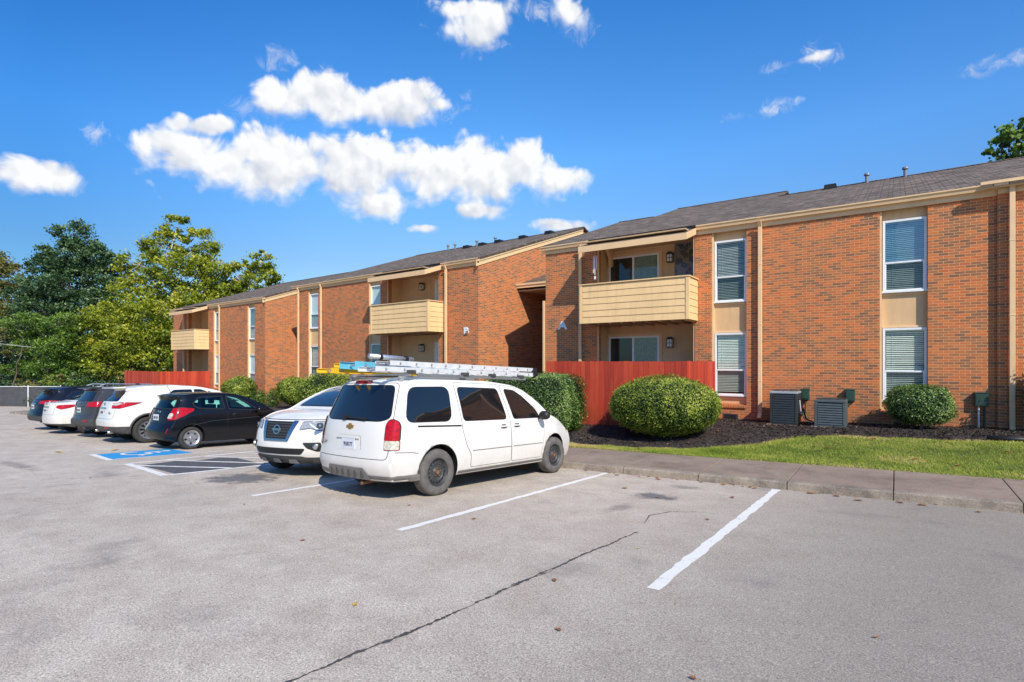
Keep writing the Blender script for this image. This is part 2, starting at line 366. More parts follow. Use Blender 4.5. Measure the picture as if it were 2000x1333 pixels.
def fast_mesh(name, V, F, mats, tint=None, parent=None, smooth=False):
    V = np.asarray(V, np.float32); F = np.asarray(F, np.int32); n = F.shape[1]
    me = bpy.data.meshes.new(name); me.vertices.add(len(V)); me.vertices.foreach_set('co', V.ravel())
    me.loops.add(F.size); me.loops.foreach_set('vertex_index', F.ravel())
    me.polygons.add(len(F)); me.polygons.foreach_set('loop_start', np.arange(0, F.size, n, dtype=np.int32))
    me.polygons.foreach_set('loop_total', np.full(len(F), n, np.int32))
    if smooth: me.polygons.foreach_set('use_smooth', np.ones(len(F), bool))
    me.update(calc_edges=True)
    if tint is not None:
        a = me.attributes.new('tint', 'FLOAT', 'FACE'); a.data.foreach_set('value', np.asarray(tint, np.float32))
    for x in (mats if isinstance(mats, list) else [mats]): me.materials.append(M[x])
    o = bpy.data.objects.new(name, me); COL.objects.link(o)
    if parent is not None: o.parent = parent
    return o

# ------------------------------------------------------------------ ground
SX = .0245
PROFILE = [(-300, .35), (-7, .35), (0, 0), (9.88, -.494)]
VERGE = [(9.88, -.364), (11.7, -.345), (12.4, -.32), (13.2, -.25), (14.2, -.115), (15.2, -.09), (30, -.08)]
def interp(pr, t):
    if t <= pr[0][0]: return pr[0][1]
    for (a, b), (c, d) in zip(pr[:-1], pr[1:]):
        if t <= c: return b+(d-b)*(t-a)/(c-a)
    return pr[-1][1]
def lot_z(x, y): return SX*x+(-.05*y if y > 9.88 else interp(PROFILE, y))
def verge_z(x, y): return SX*x+interp(VERGE, y)
def sheet(name, xs, ys, fz, mat, lift=0):
    V = [(x, y, fz(x, y)+lift) for y in ys for x in xs]; nx = len(xs)
    F = [(j*nx+i, j*nx+i+1, (j+1)*nx+i+1, (j+1)*nx+i) for j in range(len(ys)-1) for i in range(nx-1)]
    me = bpy.data.meshes.new(name); me.from_pydata(V, [], F); me.materials.append(M[mat]); me.update()
    o = bpy.data.objects.new(name, me); COL.objects.link(o); return tag(o, kind='structure')
sheet('parking_lot', [-44.5, -30, -15, 0, 15, 45], [-70, -40, -7, -3.5, 0, 5, 9.88], lot_z, 'asphalt')
def far_lot():
    # the lot widens to the left of the last block, as far as the screened fence
    V = []; 
    for x, y in ((-44.5, -70), (-44.5, 9.88), (-44.5, 26), (-90, 26), (-90, 9.88), (-90, -70)): V.append((x, y, SX*x+(.35 if y < -7 else -.05*y)))
    V += [(-44.5, -7, SX*-44.5+.35), (-90, -7, SX*-90+.35)]
    V += [(-44.5, 0, SX*-44.5), (-90, 0, SX*-90)]
    me = bpy.data.meshes.new('parking_lot_end'); me.from_pydata(V, [], [(7, 5, 0, 6), (9, 7, 6, 8), (4, 9, 8, 1), (3, 4, 1, 2)]); me.materials.append(M['asphalt'])
    o = bpy.data.objects.new('parking_lot_end', me); COL.objects.link(o); tag(o, kind='structure')
far_lot()
g = MB(); g.face([(-700, -700, -20), (700, -700, -20), (700, 700, -20), (-700, 700, -20)])
def base_ground():
    xs = [-700, -260, -120, -91, -60, -30, 0, 30, 90, 300, 700]; ys = [-700, -250, -71, -30, 0, 9, 16, 30, 45, 90, 200, 700]
    def fz(x, y): return SX*max(-95, min(60, x)) + (-.05*max(-7, min(26, y))) - .55
    sheet('ground', xs, ys, fz, 'far_ground')
base_ground()
# verge: bank that carries the lawn and the planting bed
sheet('verge', [-44, -30, -20, -12, -8, -4, 0, 4, 10, 20, 40], [11.69, 12.0, 12.4, 12.8, 13.2, 13.7, 14.2, 14.7, 15.2, 16.0, 17, 19.5, 30], verge_z, 'soil')
# sidewalk slabs with integral kerb
mb = MB(); j = -2.87-1.42*29
while j < 30:
    a, b = j+.006, j+1.42-.006
    y0, ym, y1 = 9.88, 10.03, 11.70
    for x0, x1 in ((a, b),):
        za = lambda x, y: verge_z(x, y)
        mb.hexa([(x0, ym+.004, za(x0, ym)-.3), (x1, ym+.004, za(x1, ym)-.3), (x1, y1, za(x1, y1)-.3), (x0, y1, za(x0, y1)-.3),
                 (x0, ym+.004, za(x0, ym)), (x1, ym+.004, za(x1, ym)), (x1, y1, za(x1, y1)), (x0, y1, za(x0, y1))])
    j += 1.42
tag(mb.build('sidewalk', 'concrete', bevel=.008), kind='structure')
mb = MB(); j = -2.87-1.42*29
while j < 30:
    for h in range(4):
        a, b = j+.355*h, j+.355*(h+1)
        if h == 0: a += .006
        if h == 3: b -= .006
        w0 = .006*math.sin(a*3.1)+.004*math.sin(a*11); w1 = .006*math.sin(b*3.1)+.004*math.sin(b*11)
        q = []
        for x, w in ((a, w0), (b, w1)): q.append([(9.84+w, SX*x-.62), (9.875+w, verge_z(x, 9.9)-.022), (9.905+w, verge_z(x, 9.9)-.001), (10.03, verge_z(x, 10.03)), (10.03, SX*x-.62)])
        for e in range(3): mb.face([(a, *q[0][e]), (b, *q[1][e]), (b, *q[1][e+1]), (a, *q[0][e+1])])
    j += 1.42
tag(mb.build('kerb', 'kerb_concrete'), kind='structure')

# lawn / mulch boundary (world x -> y)
MUL = [(-44, 12.2), (-14, 12.3), (-9, 12.35), (-7.3, 12.15), (-6.2, 12.0), (-5, 12.05), (-4.0, 12.3), (-3.2, 12.75), (-2.5, 13.4), (-1.8, 14.1), (-1.0, 14.5), (-.2, 14.55), (.6, 14.5), (1.4, 14.7), (2.6, 15.2), (4, 15.6), (20, 15.8)]
def mul_y(x): return interp(MUL, x)+.05*math.sin(x*5.3)+.03*math.sin(x*13)
xs = np.concatenate([np.linspace(-44, -12, 40), np.linspace(-11.8, 9, 170), np.linspace(9.3, 40, 20)])
V = []; F = []
for i, x in enumerate(xs):
    y0 = mul_y(x)
    for t in np.linspace(0, 1, 14):
        y = y0+(19.4-y0)*t; d = min(1, (y-y0)/.35)
        V.append((x, y, verge_z(x, y)+.005+.045*d*d+(.016*math.sin(x*7+y*9)*math.sin(y*6-x*4) if t > 0 else 0)))
n = 14
for i in range(len(xs)-1):
    for t in range(n-1): F.append((i*n+t, (i+1)*n+t, (i+1)*n+t+1, i*n+t+1))
bed = fast_mesh('mulch_bed', V, F, 'mulch', smooth=True); tag(bed, kind='structure')
# loose chips lying over the bed
N = 31000
cx = rng.uniform(-11.5, 7.5, N); cy = np.array([mul_y(x) for x in cx]); cy = cy+.02+rng.random(N)*(17.0-cy)
keep = ~((cy > 14.25) & (cx > -8.6) & (cx < -4.45)); cx, cy = cx[keep], cy[keep]; N = len(cx)
cz = np.array([verge_z(x, y)+.05*min(1, (y-mul_y(x))/.35)**2 for x, y in zip(cx, cy)])+.012
ang = rng.uniform(0, 6.28, N); ln = rng.uniform(.015, .05, N); wd = rng.uniform(.006, .016, N); tl = rng.uniform(-.5, .5, N)
ca, sa = np.cos(ang), np.sin(ang)
V = np.zeros((N, 4, 3)); 
for k, (a, b) in enumerate(((-1, -1), (1, -1), (1, 1), (-1, 1))):
    V[:, k, 0] = cx+ca*ln*a-sa*wd*b; V[:, k, 1] = cy+sa*ln*a+ca*wd*b; V[:, k, 2] = cz+tl*ln*a+rng.normal(0, .004, N)
o = fast_mesh('mulch_chips', V.reshape(-1, 3), np.arange(N*4).reshape(-1, 4), 'chip', rng.beta(1.6, 2.4, N)*.9+(rng.random(N) < .012)*.6)
tag(o, 'dark shredded bark chips covering the planting bed along the brick wall', 'mulch', kind='stuff')
# lawn blades
N = 145000
gx = rng.uniform(-9.5, 8.5, N); top = np.array([mul_y(x) for x in gx]); gy = 11.66+rng.random(N)*(top+.05-11.66)
gz = np.array([verge_z(x, max(11.7, y)) for x, y in zip(gx, gy)])
h = rng.uniform(.018, .045, N); a = rng.uniform(0, 6.28, N); w = rng.uniform(.004, .008, N)
lean = rng.normal(0, .028, (N, 2))
V = np.zeros((N, 3, 3)); V[:, 0, 0] = gx-np.cos(a)*w; V[:, 0, 1] = gy-np.sin(a)*w; V[:, 1, 0] = gx+np.cos(a)*w; V[:, 1, 1] = gy+np.sin(a)*w
V[:, 0, 2] = V[:, 1, 2] = gz-.004; V[:, 2, 0] = gx+lean[:, 0]; V[:, 2, 1] = gy+lean[:, 1]; V[:, 2, 2] = gz+h
pt = .5+.28*np.sin(gx*1.7+np.sin(gy*2.1)*1.3)*np.sin(gy*2.6+gx*.7)+.14*np.sin(gx*6.1+gy*4)*np.sin(gy*7.3-gx*2)
edge = np.clip((top-gy)/.5, 0, 1)
t = np.clip(pt*.70+rng.normal(.05, .17, N)+.34*(1-edge)+.26*(np.sin(gx*2.3+gy*1.1)*np.sin(gy*3.1-gx*.8) > .62)+.24*np.exp(-(gy-11.66)/.16), 0, 1)
o = fast_mesh('lawn', V.reshape(-1, 3), np.arange(N*3).reshape(-1, 3), 'grass_blade', t)
tag(o, 'strip of short sunlit green grass between the sidewalk and the mulch bed', 'grass', kind='stuff')

# painted markings: thin sheets just above the asphalt
def strip(name, p, q, w, mat='line', lift=.004, jag=.012, step=.12):
    p = Vector(p); q = Vector(q); L = (q-p).length; d = (q-p)/L; nn = Vector((-d.y, d.x)); k = max(2, int(L/step)); V = []
    for i in range(k+1):
        c = p+d*L*i/k
        for s in (-1, 1):
            e = c+nn*s*(w/2+random.uniform(-jag, jag)); V.append((e.x, e.y, lot_z(e.x, e.y)+lift))
    F = [(2*i, 2*i+2, 2*i+3, 2*i+1) for i in range(k)]
    me = bpy.data.meshes.new(name); me.from_pydata(V, [], F); me.materials.append(M[mat])
    o = bpy.data.objects.new(name, me); COL.objects.link(o); return tag(o, kind='structure')
def flat(name, poly, mat, lift=.004):
    V = [(x, y, lot_z(x, y)+lift) for x, y in poly]; me = bpy.data.meshes.new(name); me.from_pydata(V, [], [tuple(range(len(V)))]); me.materials.append(M[mat])
    o = bpy.data.objects.new(name, me); COL.objects.link(o); return tag(o, kind='structure')
for (p, q, w) in (((-1.58, 4.2), (-1.59, 9.80), .115), ((-4.53, 4.29), (-4.58, 9.75), .105), ((-7.72, 4.41), (-7.78, 9.75), .105)): strip('parking_line', p, q, w)
for x, y in ((-16.35, 4.84), (-18.72, 4.86), (-21.5, 5.1), (-24.1, 5.2), (-26.8, 5.3), (-29.5, 5.3), (-32.3, 5.3), (-35.0, 5.3), (-37.8, 5.3)):
    strip('parking_line', (x, y), (x-.25, 9.7), .10, 'line_old')
# access aisle with hatching, and the blue accessible-bay panel
H0, H1, H2, H3 = (-13.05, 4.75), (-10.75, 4.52), (-10.62, 9.6), (-13.42, 9.6)
strip('aisle_line', H0, H1, .14); strip('aisle_line', (H1[0], H1[1]+.07), H2, .12); strip('aisle_line', (H0[0], H0[1]+.07), H3, .12)
def lp(a, b, t): return (a[0]+(b[0]-a[0])*t, a[1]+(b[1]-a[1])*t)
for a, b in (((-12.62, 4.72), (-10.74, 5.72)), ((-13.12, 5.44), (-10.72, 6.64)), ((-13.18, 6.30), (-10.70, 7.52)), ((-13.25, 7.15), (-10.68, 8.40)), ((-13.32, 8.0), (-10.66, 9.25))): strip('aisle_line', a, b, .10, lift=.008)
flat('aisle_patch', [(-12.35, 4.80), (-10.85, 4.72), (-10.80, 5.62)], 'black_line', .003)
flat('aisle_patch', [(-12.6, 4.83), (-12.75, 5.55), (-10.78, 6.52), (-10.80, 5.76)], 'black_line', .003)
flat('aisle_patch', [(-12.5, 5.84), (-12.65, 6.42), (-12.26, 6.65), (-11.2, 6.50)], 'black_line', .003)
flat('accessible_panel', [(-15.40, 4.99), (-14.08, 4.86), (-14.10, 6.55), (-15.58, 6.6)], 'blue_line', .003)
strip('parking_line', (-15.5, 4.93), (-13.95, 4.77), .13); strip('parking_line', (-14.08, 4.9), (-13.95, 7.2), .08)
def access_symbol(cx, cy):
    mb = MB()
    def ring(x, y, r0, r1, a0, a1, n=20):
        for i in range(n):
            t0 = a0+(a1-a0)*i/n; t1 = a0+(a1-a0)*(i+1)/n
            mb.face([(x+r0*math.cos(t0), y+r0*math.sin(t0), 0), (x+r1*math.cos(t0), y+r1*math.sin(t0), 0), (x+r1*math.cos(t1), y+r1*math.sin(t1), 0), (x+r0*math.cos(t1), y+r0*math.sin(t1), 0)])
    def bar(x0, y0, x1, y1, w):
        d = Vector((x1-x0, y1-y0)).normalized(); nx, ny = -d.y*w/2, d.x*w/2
        mb.face([(x0+nx, y0+ny, 0), (x0-nx, y0-ny, 0), (x1-nx, y1-ny, 0), (x1+nx, y1+ny, 0)])
    ring(-.05, 0, .25, .34, rad(150), rad(395)); ring(-.12, .78, 0, .10, 0, 2*math.pi)
    bar(-.12, .66, -.06, .22, .12); bar(-.08, .25, .24, .22, .10); bar(.22, .24, .36, -.12, .10); bar(-.1, .48, .2, .46, .07); bar(.34, -.10, .46, -.06, .08)
    mb.v = [(x*1.1+cx, y*.9+cy, lot_z(x*1.1+cx, y*.9+cy)+.009) for x, y, z in mb.v]
    tag(mb.build('accessible_symbol', 'line'), kind='structure')
access_symbol(-14.85, 5.62)
# sealed crack running through the lot
def crack(pts, w, name='asphalt_crack'):
    V = []; P = []
    for (a, b) in zip(pts[:-1], pts[1:]):
        L = math.dist(a, b); k = max(2, int(L/.022))
        for i in range(k): P.append(lp(a, b, i/k))
    off = 0; 
    for i, (x, y) in enumerate(P):
        off = off*.9+random.uniform(-.007, .007); ww = w*random.choice((.25, .4, .6, .8, 1.25))
        for s in (-1, 1): V.append((x+off+s*ww/2, y, lot_z(x, y)+.0035))
    F = [(2*i, 2*i+1, 2*i+3, 2*i+2) for i in range(len(P)-1)]
    me = bpy.data.meshes.new(name); me.from_pydata(V, [], F); me.materials.append(M['crack']); o = bpy.data.objects.new(name, me); COL.objects.link(o); tag(o, kind='structure')
crack([(-2.68, 1.3), (-2.64, 1.71), (-2.55, 2.7), (-2.5, 3.9), (-2.44, 4.8), (-2.38, 5.85)], .026)
crack([(-2.60, 2.15), (-2.555, 2.5), (-2.53, 2.9)], .012)
crack([(-2.53, 3.6), (-2.455, 4.1), (-2.46, 4.6)], .016)
crack([(-2.47, 4.5), (-2.40, 5.1), (-2.40, 5.5)], .014)
crack([(-2.46, 6.3), (-2.55, 6.7), (-2.42, 7.1), (-2.1, 7.3), (-1.85, 7.35)], .02)
crack([(-14.5, 3.2), (-13.4, 3.3), (-12.2, 3.1)], .03)
crack([(-9.8, 2.4), (-9.1, 2.6), (-8.6, 2.5)], .02)
def blotch(cx, cy, rx, ry, mat='patch'):
    P = []
    for i in range(40):
        t = 2*math.pi*i/40; r = 1+.18*math.sin(3*t+1)+.12*math.sin(7*t)+random.uniform(-.12, .12); P.append((cx+rx*r*math.cos(t), cy+ry*r*math.sin(t)))
    flat('asphalt_stain', P, mat, .0022)
blotch(-9.5, 5.25, .85, .8); blotch(-3.0, 8.0, .45, .35)
for bx, by, rx, ry in ((-3.1, 7.0, .2, .5), (-2.9, 9.1, .4, .25), (-14.6, 3.35, 1.5, .28), (-17.2, 3.0, 1.0, .2)): blotch(bx, by, rx, ry, 'oil')

# ------------------------------------------------------------------ buildings
SLOPE = .34
def window(parent, x0, x1, z0, z1, y, kind='blind', glass=('window_glass', 'window_glass'), reach=1.0, tone='blind'):
    """double-hung sash in the plane y (outside face), x0..x1 by z0..z1"""
    fw = .055; zm = z0+(z1-z0)*.405
    mb = MB()
    mb.box(x0, x0+fw, y, y+.07, z0, z1).box(x1-fw, x1, y, y+.07, z0, z1).box(x0+fw, x1-fw, y, y+.07, z1-fw, z1).box(x0+fw, x1-fw, y, y+.07, z0, z0+fw)
    mb.box(x0+fw, x1-fw, y+.004, y+.066, zm-.022, zm+.022)
    for a, b, c, d in ((x0+fw, x0+fw+.022, z0+fw, zm-.022), (x1-fw-.022, x1-fw, z0+fw, zm-.022)): mb.box(a, b, y+.012, y+.05, c, d)
    mb.box(x0-.02, x1+.02, y-.025, y-.001, z0-.03, z0+.018)
    w = mb.build('window', 'white', parent, bevel=.004)
    for nm, gm, yy, za_, zb_ in (('upper_pane', glass[0], y+.035, zm, z1-fw+.005), ('lower_pane', glass[1], y+.025, z0+fw-.005, zm)):
        MB().face([(x0+fw-.005, yy, za_), (x1-fw+.005, yy, za_), (x1-fw+.005, yy, zb_), (x0+fw-.005, yy, zb_)]).build(nm, gm, w)
    a, b = x0+fw, x1-fw
    if kind == 'blind':
        mb = MB(); z = z1-fw-.02; zend = z1-(z1-z0)*reach+fw; tk = random.uniform(.75, 1.15)
        mb.box(a, b, y+.085, y+.13, z1-fw-.03, z1-fw)
        while z > zend:
            h_ = .018*tk+random.uniform(-.0025, .0025); s_ = random.uniform(-.003, .003); mb.face([(a+.012, y+.088, z-h_), (b-.012, y+.088, z-h_+s_), (b-.012, y+.118, z+h_+s_), (a+.012, y+.118, z+h_)]); z -= .047
        for xx in (a+.15, b-.15): mb.box(xx-.002, xx+.002, y+.083, y+.086, zend, z1-fw)
        mb.build('blind', tone, w)
    else:
        MB().box(a, b, y+.075, y+.08, z1-(z1-z0)*reach+fw, z1-fw).build('blind', kind, w)
    return w
def column(parent, x0, x1, y=0, flip=1, kinds=('blind', 'blind'), glass=None, tones=('blind', 'blind'), reach=(1, 1)):
    """recessed stucco strip carrying an upper and a lower window"""
    r = .15
    for a_, b_ in ((5.12, 5.52), (2.37, 3.37), (.30, .60)): MB().box(x0, x1, r+.003, r+.10, a_, b_).build('stucco_panel', 'stucco', parent)
    c = MB(); c.box(x0+.002, x1-.002, r+.11, r+.3, .3, 5.5); c.build('window_backing', 'dark_room', parent)
    m = MB(); e = x0 if flip > 0 else x1-.045
    m.box(x0, x0+.045, .03, r+.002, .335, 5.40).build('reveal_trim', 'trim', parent)
    for a_, b_ in ((3.245, 3.30), (2.425, 2.47), (.45, .505)): MB().box(x0+.05, x1-.003, r-.025, r+.002, a_, b_).build('panel_trim', 'trim', parent)
    g = glass or (('window_glass', 'window_glass'),)*2
    for (z0, z1), kd, gl, tn, rc in zip(((3.335, 5.155), (.565, 2.41)), kinds, g, tones, reach):
        window(parent, x0+.06, x1-.012, z0, z1, r-.07, kd, gl, rc, tn)
    s = MB(); n = int(round((x1-x0)/.07)); wd = (x1-x0)/n
    for i in range(n): s.hexa([(x0+i*wd+.004, -.045, .215), (x0+(i+1)*wd-.004, -.045, .215), (x0+(i+1)*wd-.004, r, .235), (x0+i*wd+.004, r, .235),
                               (x0+i*wd+.004, -.045, .285), (x0+(i+1)*wd-.004, -.045, .285), (x0+(i+1)*wd-.004, r, .325), (x0+i*wd+.004, r, .325)])
    s.build('brick_sill', 'brick', parent)
    MB().box(x0, x1, .002, .28, -1.2, .212).build('brick_apron', 'brick', parent)
def downspout(parent, x, y=-.07, z0=-.02, z1=5.50, w=.10):
    m = MB(); m.box(x-w/2, x+w/2, y-.075, y, z0+.12, z1-.12)
    m.hexa([(x-w/2, y-.075, z1-.12), (x+w/2, y-.075, z1-.12), (x+w/2, y, z1-.12), (x-w/2, y, z1-.12), (x-w/2, y-.17, z1+.04), (x+w/2, y-.17, z1+.04), (x+w/2, y-.09, z1+.04), (x-w/2, y-.09, z1+.04)])
    m.hexa([(x-w/2, y-.2, z0), (x+w/2, y-.2, z0), (x+w/2, y-.12, z0-.03), (x-w/2, y-.12, z0-.03), (x-w/2, y-.075, z0+.12), (x+w/2, y-.075, z0+.12), (x+w/2, y, z0+.12), (x-w/2, y, z0+.12)])
    for zz in (1.0, 2.6, 4.3): m.box(x-w/2-.006, x+w/2+.006, y-.081, y+.02, zz, zz+.03)
    return m.build('downspout', 'trim', parent, bevel=.008)
def gutter(parent, x0, x1, z=5.66, y=-.05):
    prof = [(y, z-.13), (y-.085, z-.13), (y-.10, z-.07), (y-.13, z-.03), (y-.13, z), (y-.118, z), (y-.115, z-.02), (y-.02, z-.02), (y, z-.01)]
    g = MB().prism(prof, 'x', x0, x1).build('gutter', 'trim', parent, fixn=True)
    return g
def frieze(parent, x0, x1):
    return MB().box(x0, x1, -.048, .0, 5.40, 5.57).box(x0, x1, -.062, -.05, 5.505, 5.57).build('frieze_board', 'trim', parent)
def rake(parent, x, face, y0, y1, z0, name='rake_board'):
    """stepped sloping board on a gable end; face=+1 looks to +x"""
    def zz(y): return z0+SLOPE*(y-y0)
    m = MB(); 
    def brd(a, b, lo, hi): m.prism([(y0, zz(y0)+lo), (y1, zz(y1)+lo), (y1, zz(y1)+hi), (y0, zz(y0)+hi)], 'x', x+face*a, x+face*b)
    brd(0, .03, -.30, -.13); brd(0, .06, -.128, .0)
    return m.build(name, 'rake', parent, fixn=True)
def roof(parent, x0, x1, ridge_y, y0=-.16, z0=5.665, back=15.5):
    t = .05; zr = z0+SLOPE*(ridge_y-y0); zb = zr-SLOPE*(back-ridge_y)
    m = MB().prism([(y0, z0), (ridge_y, zr), (back, zb), (back, zb-t), (ridge_y, zr-t), (y0, z0-t)], 'x', x0, x1)
    nseg = max(1, int((x1-x0)/.3)); 
    for i in range(nseg):
        a = x0+(x1-x0)*i/nseg; b = x0+(x1-x0)*(i+1)/nseg-.01
        m.prism([(ridge_y-.15, zr-.15*SLOPE+.022), (ridge_y, zr+.03), (ridge_y+.15, zr-.15*SLOPE+.022), (ridge_y, zr+.012)], 'x', a, b)
    return m.build('roof', 'shingle', parent, fixn=True)
def gable(parent, x0, x1, ridge_y, depth=15):
    z0 = 5.60; zr = z0+SLOPE*ridge_y
    return MB().prism([(.301, -1.2), (depth, -1.2), (depth, zr-SLOPE*(depth-ridge_y)-.1), (ridge_y, zr-.06), (.301, z0+.301*SLOPE-.06)], 'x', x0, x1).build('gable_wall', 'brick', parent, fixn=True)
def wall_lamp(parent, x, y, z):
    m = MB(); m.box(x-.05, x+.05, y-.02, y, z-.10, z+.14)
    for sx in (-1, 1):
        for sy in (-.185, -.045): m.box(x+sx*.085-.008, x+sx*.085+.008, y+sy-.008, y+sy+.008, z-.12, z+.12)
    m.box(x-.10, x+.10, y-.20, y-.03, z-.14, z-.12); m.prism([(x-.115, z+.12), (x+.115, z+.12), (x+.04, z+.20), (x-.04, z+.20)], 'y', y-.21, y-.02)
    m.box(x-.09, x+.09, y-.194, y-.186, z-.01, z+.01); m.box(x-.006, x+.006, y-.194, y-.186, z-.12, z+.12)
    o = m.build('wall_lamp', 'lampblack', parent, fixn=True)
    MB().box(x-.08, x+.08, y-.18, y-.05, z-.118, z+.118).build('lamp_glass', 'lampglass', o); return o
def patio_door(parent, x0, x1, z0, z1, y, style='slide'):
    fw = .06; m = MB()
    m.box(x0, x0+fw, y-.05, y-.002, z0, z1).box(x1-fw, x1, y-.05, y-.002, z0, z1).box(x0+fw, x1-fw, y-.05, y-.002, z1-fw, z1).box(x0+fw, x1-fw, y-.05, y-.002, z0, z0+fw)
    xm = (x0+x1)/2; m.box(xm-.035, xm+.035, y-.055, y-.003, z0+fw, z1-fw)
    m.box(x0-.09, x0-.003, y-.03, y-.003, z0, z1+.09, 1).box(x1+.003, x1+.09, y-.03, y-.003, z0, z1+.09, 1).box(x0-.003, x1+.003, y-.03, y-.003, z1+.003, z1+.09, 1)
    if style == 'hinge':
        for a, b in ((x0+fw, xm-.035), (xm+.035, x1-fw)):
            m.box(a, a+.11, y-.045, y-.004, z0+fw, z1-fw).box(b-.11, b, y-.045, y-.004, z0+fw, z1-fw).box(a+.11, b-.11, y-.045, y-.004, z1-fw-.12, z1-fw).box(a+.11, b-.11, y-.045, y-.004, z0+fw, z0+.32)
    o = m.build('balcony_door', ['white', 'trim'], parent)
    MB().face([(x0+fw, y-.026, z0+fw), (xm-.035, y-.026, z0+fw), (xm-.035, y-.026, z1-fw), (x0+fw, y-.026, z1-fw)]).build('door_pane', 'window_glass', o)
    MB().face([(xm+.035, y-.032, z0+fw), (x1-fw, y-.032, z0+fw), (x1-fw, y-.032, z1-fw), (xm+.035, y-.032, z1-fw)]).build('door_pane', 'window_glass', o)
    MB().box(x0+fw, xm-.035, y-.012, y-.008, z0+fw, z1-fw).build('door_backing', 'dark_room' if style == 'slide' else 'shade_white', o)  # sliding doors: dark sheet standing in for the unlit room; hinged: white shade
    m = MB(); x = xm+.04
    while x < x1-fw-.02:
        m.face([(x, y-.010, z0+fw), (x+.05, y-.018, z0+fw), (x+.05, y-.018, z1-fw), (x, y-.010, z1-fw)]); x += .056
    m.build('door_backing', 'curtain', o); return o
def recess(parent, x0, x1, depth=.9, lamp_x=None, door=None, style='slide'):
    m = MB(); m.box(x0-.02, x1+.02, depth, depth+.2, -1, 5.50)          # back wall
    m.box(x0-.18, x0, .301, depth-.001, -1, 5.5).box(x1, x1+.18, .301, depth-.001, -1, 5.5)
    m.build('recess_wall', 'stucco', parent)
    for x in (x0+.0, x1-.05): MB().box(x+.001, x+.049, .02, .07, -.5, 5.45).build('corner_board', 'trim', parent)
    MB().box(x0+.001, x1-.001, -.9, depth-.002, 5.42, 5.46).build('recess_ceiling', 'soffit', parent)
    if door:
        patio_door(parent, door[0], door[1], 3.08, 5.19, depth, style); patio_door(parent, door[0], door[1], .25, 2.43, depth, style)
    if lamp_x is not None: wall_lamp(parent, lamp_x, depth, 4.95); wall_lamp(parent, lamp_x, depth, 2.17)
def balcony(parent, x0, x1, proj=.9, ret=.9):
    z0, z1 = 2.80, 4.03; t = .09; P = -proj
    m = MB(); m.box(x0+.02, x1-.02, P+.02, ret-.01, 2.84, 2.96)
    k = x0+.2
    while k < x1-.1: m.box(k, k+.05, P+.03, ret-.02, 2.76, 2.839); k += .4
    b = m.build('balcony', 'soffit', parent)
    m = MB(); rows = 6; rh = (z1-z0)/rows
    for i in range(rows):
        a = z0+rh*i; c = a+rh-.004
        m.hexa([(x0+.10, P-.022, a), (x1-.10, P-.022, a), (x1-.10, P+t, a), (x0+.10, P+t, a), (x0+.10, P-.006, c), (x1-.10, P-.006, c), (x1-.10, P+t, c), (x0+.10, P+t, c)])
        for xs, s in ((x1, 1), (x0, -1)):
            xa, xb, xc = xs+s*.012, xs-s*t, xs+s*(-.002)
            lo, hi = [(xa, P+.085, a), (xa, -.02, a), (xb, -.02, a), (xb, P+.085, a)], [(xc, P+.085, c), (xc, -.02, c), (xb, -.02, c), (xb, P+.085, c)]
            m.hexa(lo+hi if s < 0 else [lo[3], lo[2], lo[1], lo[0]]+[hi[3], hi[2], hi[1], hi[0]])
    m.build('balcony_siding', 'siding', b, fixn=True)
    m = MB()
    for xs in (x0-.018, x1-.084): m.box(xs, xs+.102, P-.03, P+.08, z0-.005, z1+.005)
    m.box(x0-.04, x1+.04, P-.05, P+.13, z1+.008, z1+.045)
    m.box(x0-.04, x0+.12, P+.132, -.02, z1+.008, z1+.045).box(x1-.12, x1+.04, P+.132, -.02, z1+.008, z1+.045)
    m.build('balcony_trim', 'siding', b, bevel=.004)
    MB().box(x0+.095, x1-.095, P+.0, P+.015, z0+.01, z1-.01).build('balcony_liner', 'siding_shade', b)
    return b
def porch_roof(parent, x0, x1, y1=-1.02):
    """roof plane carried on down over the balcony, with its fascia"""
    ya = -.10; za = 5.665-.06; zb = za+SLOPE*(y1-ya)
    m = MB().prism([(ya, za), (ya, za-.05), (y1, zb-.05), (y1, zb)], 'x', x0, x1)
    o = m.build('porch_roof', 'shingle', parent, fixn=True)
    MB().box(x0, x1, y1-.03, y1-.001, zb-.20, zb-.012).build('porch_fascia', 'trim', parent)
    for xs, f in ((x0, 0), (x1, 1)):
        s = MB()
        a, b = (xs-.03, xs-.001) if f == 0 else (xs+.001, xs+.03)
        s.prism([(y1-.03, zb-.20), (ya-.03, za-.20), (ya-.03, za-.012), (y1-.03, zb-.012)], 'x', a, b)
        s.build('porch_fascia_return', 'trim', parent, fixn=True)
    MB().box(x0-.1, x1+.02, -.185, -.155, 5.60, 5.672).build('drip_edge', 'dark', parent)
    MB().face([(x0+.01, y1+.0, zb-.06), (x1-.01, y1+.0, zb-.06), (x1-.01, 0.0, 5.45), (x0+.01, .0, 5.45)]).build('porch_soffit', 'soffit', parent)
def letter(parent, ch, x, y, z, h, wscale):
    cu = bpy.data.curves.new('t', 'FONT'); cu.body = ch; cu.size = h*1.55; cu.extrude = .02; cu.offset = .016; cu.align_x = 'CENTER'
    o = bpy.data.objects.new('t', cu); COL.objects.link(o); bpy.context.view_layer.update()
    me = bpy.data.meshes.new_from_object(o.evaluated_get(bpy.context.evaluated_depsgraph_get())); bpy.data.objects.remove(o)
    me.materials.clear(); me.materials.append(M['stone_white'])
    q = bpy.data.objects.new('letter_sign', me); COL.objects.link(q); q.parent = parent; q.location = (x, y, z); q.rotation_euler = (rad(90), 0, 0); q.scale = (wscale, 1, 1); return q
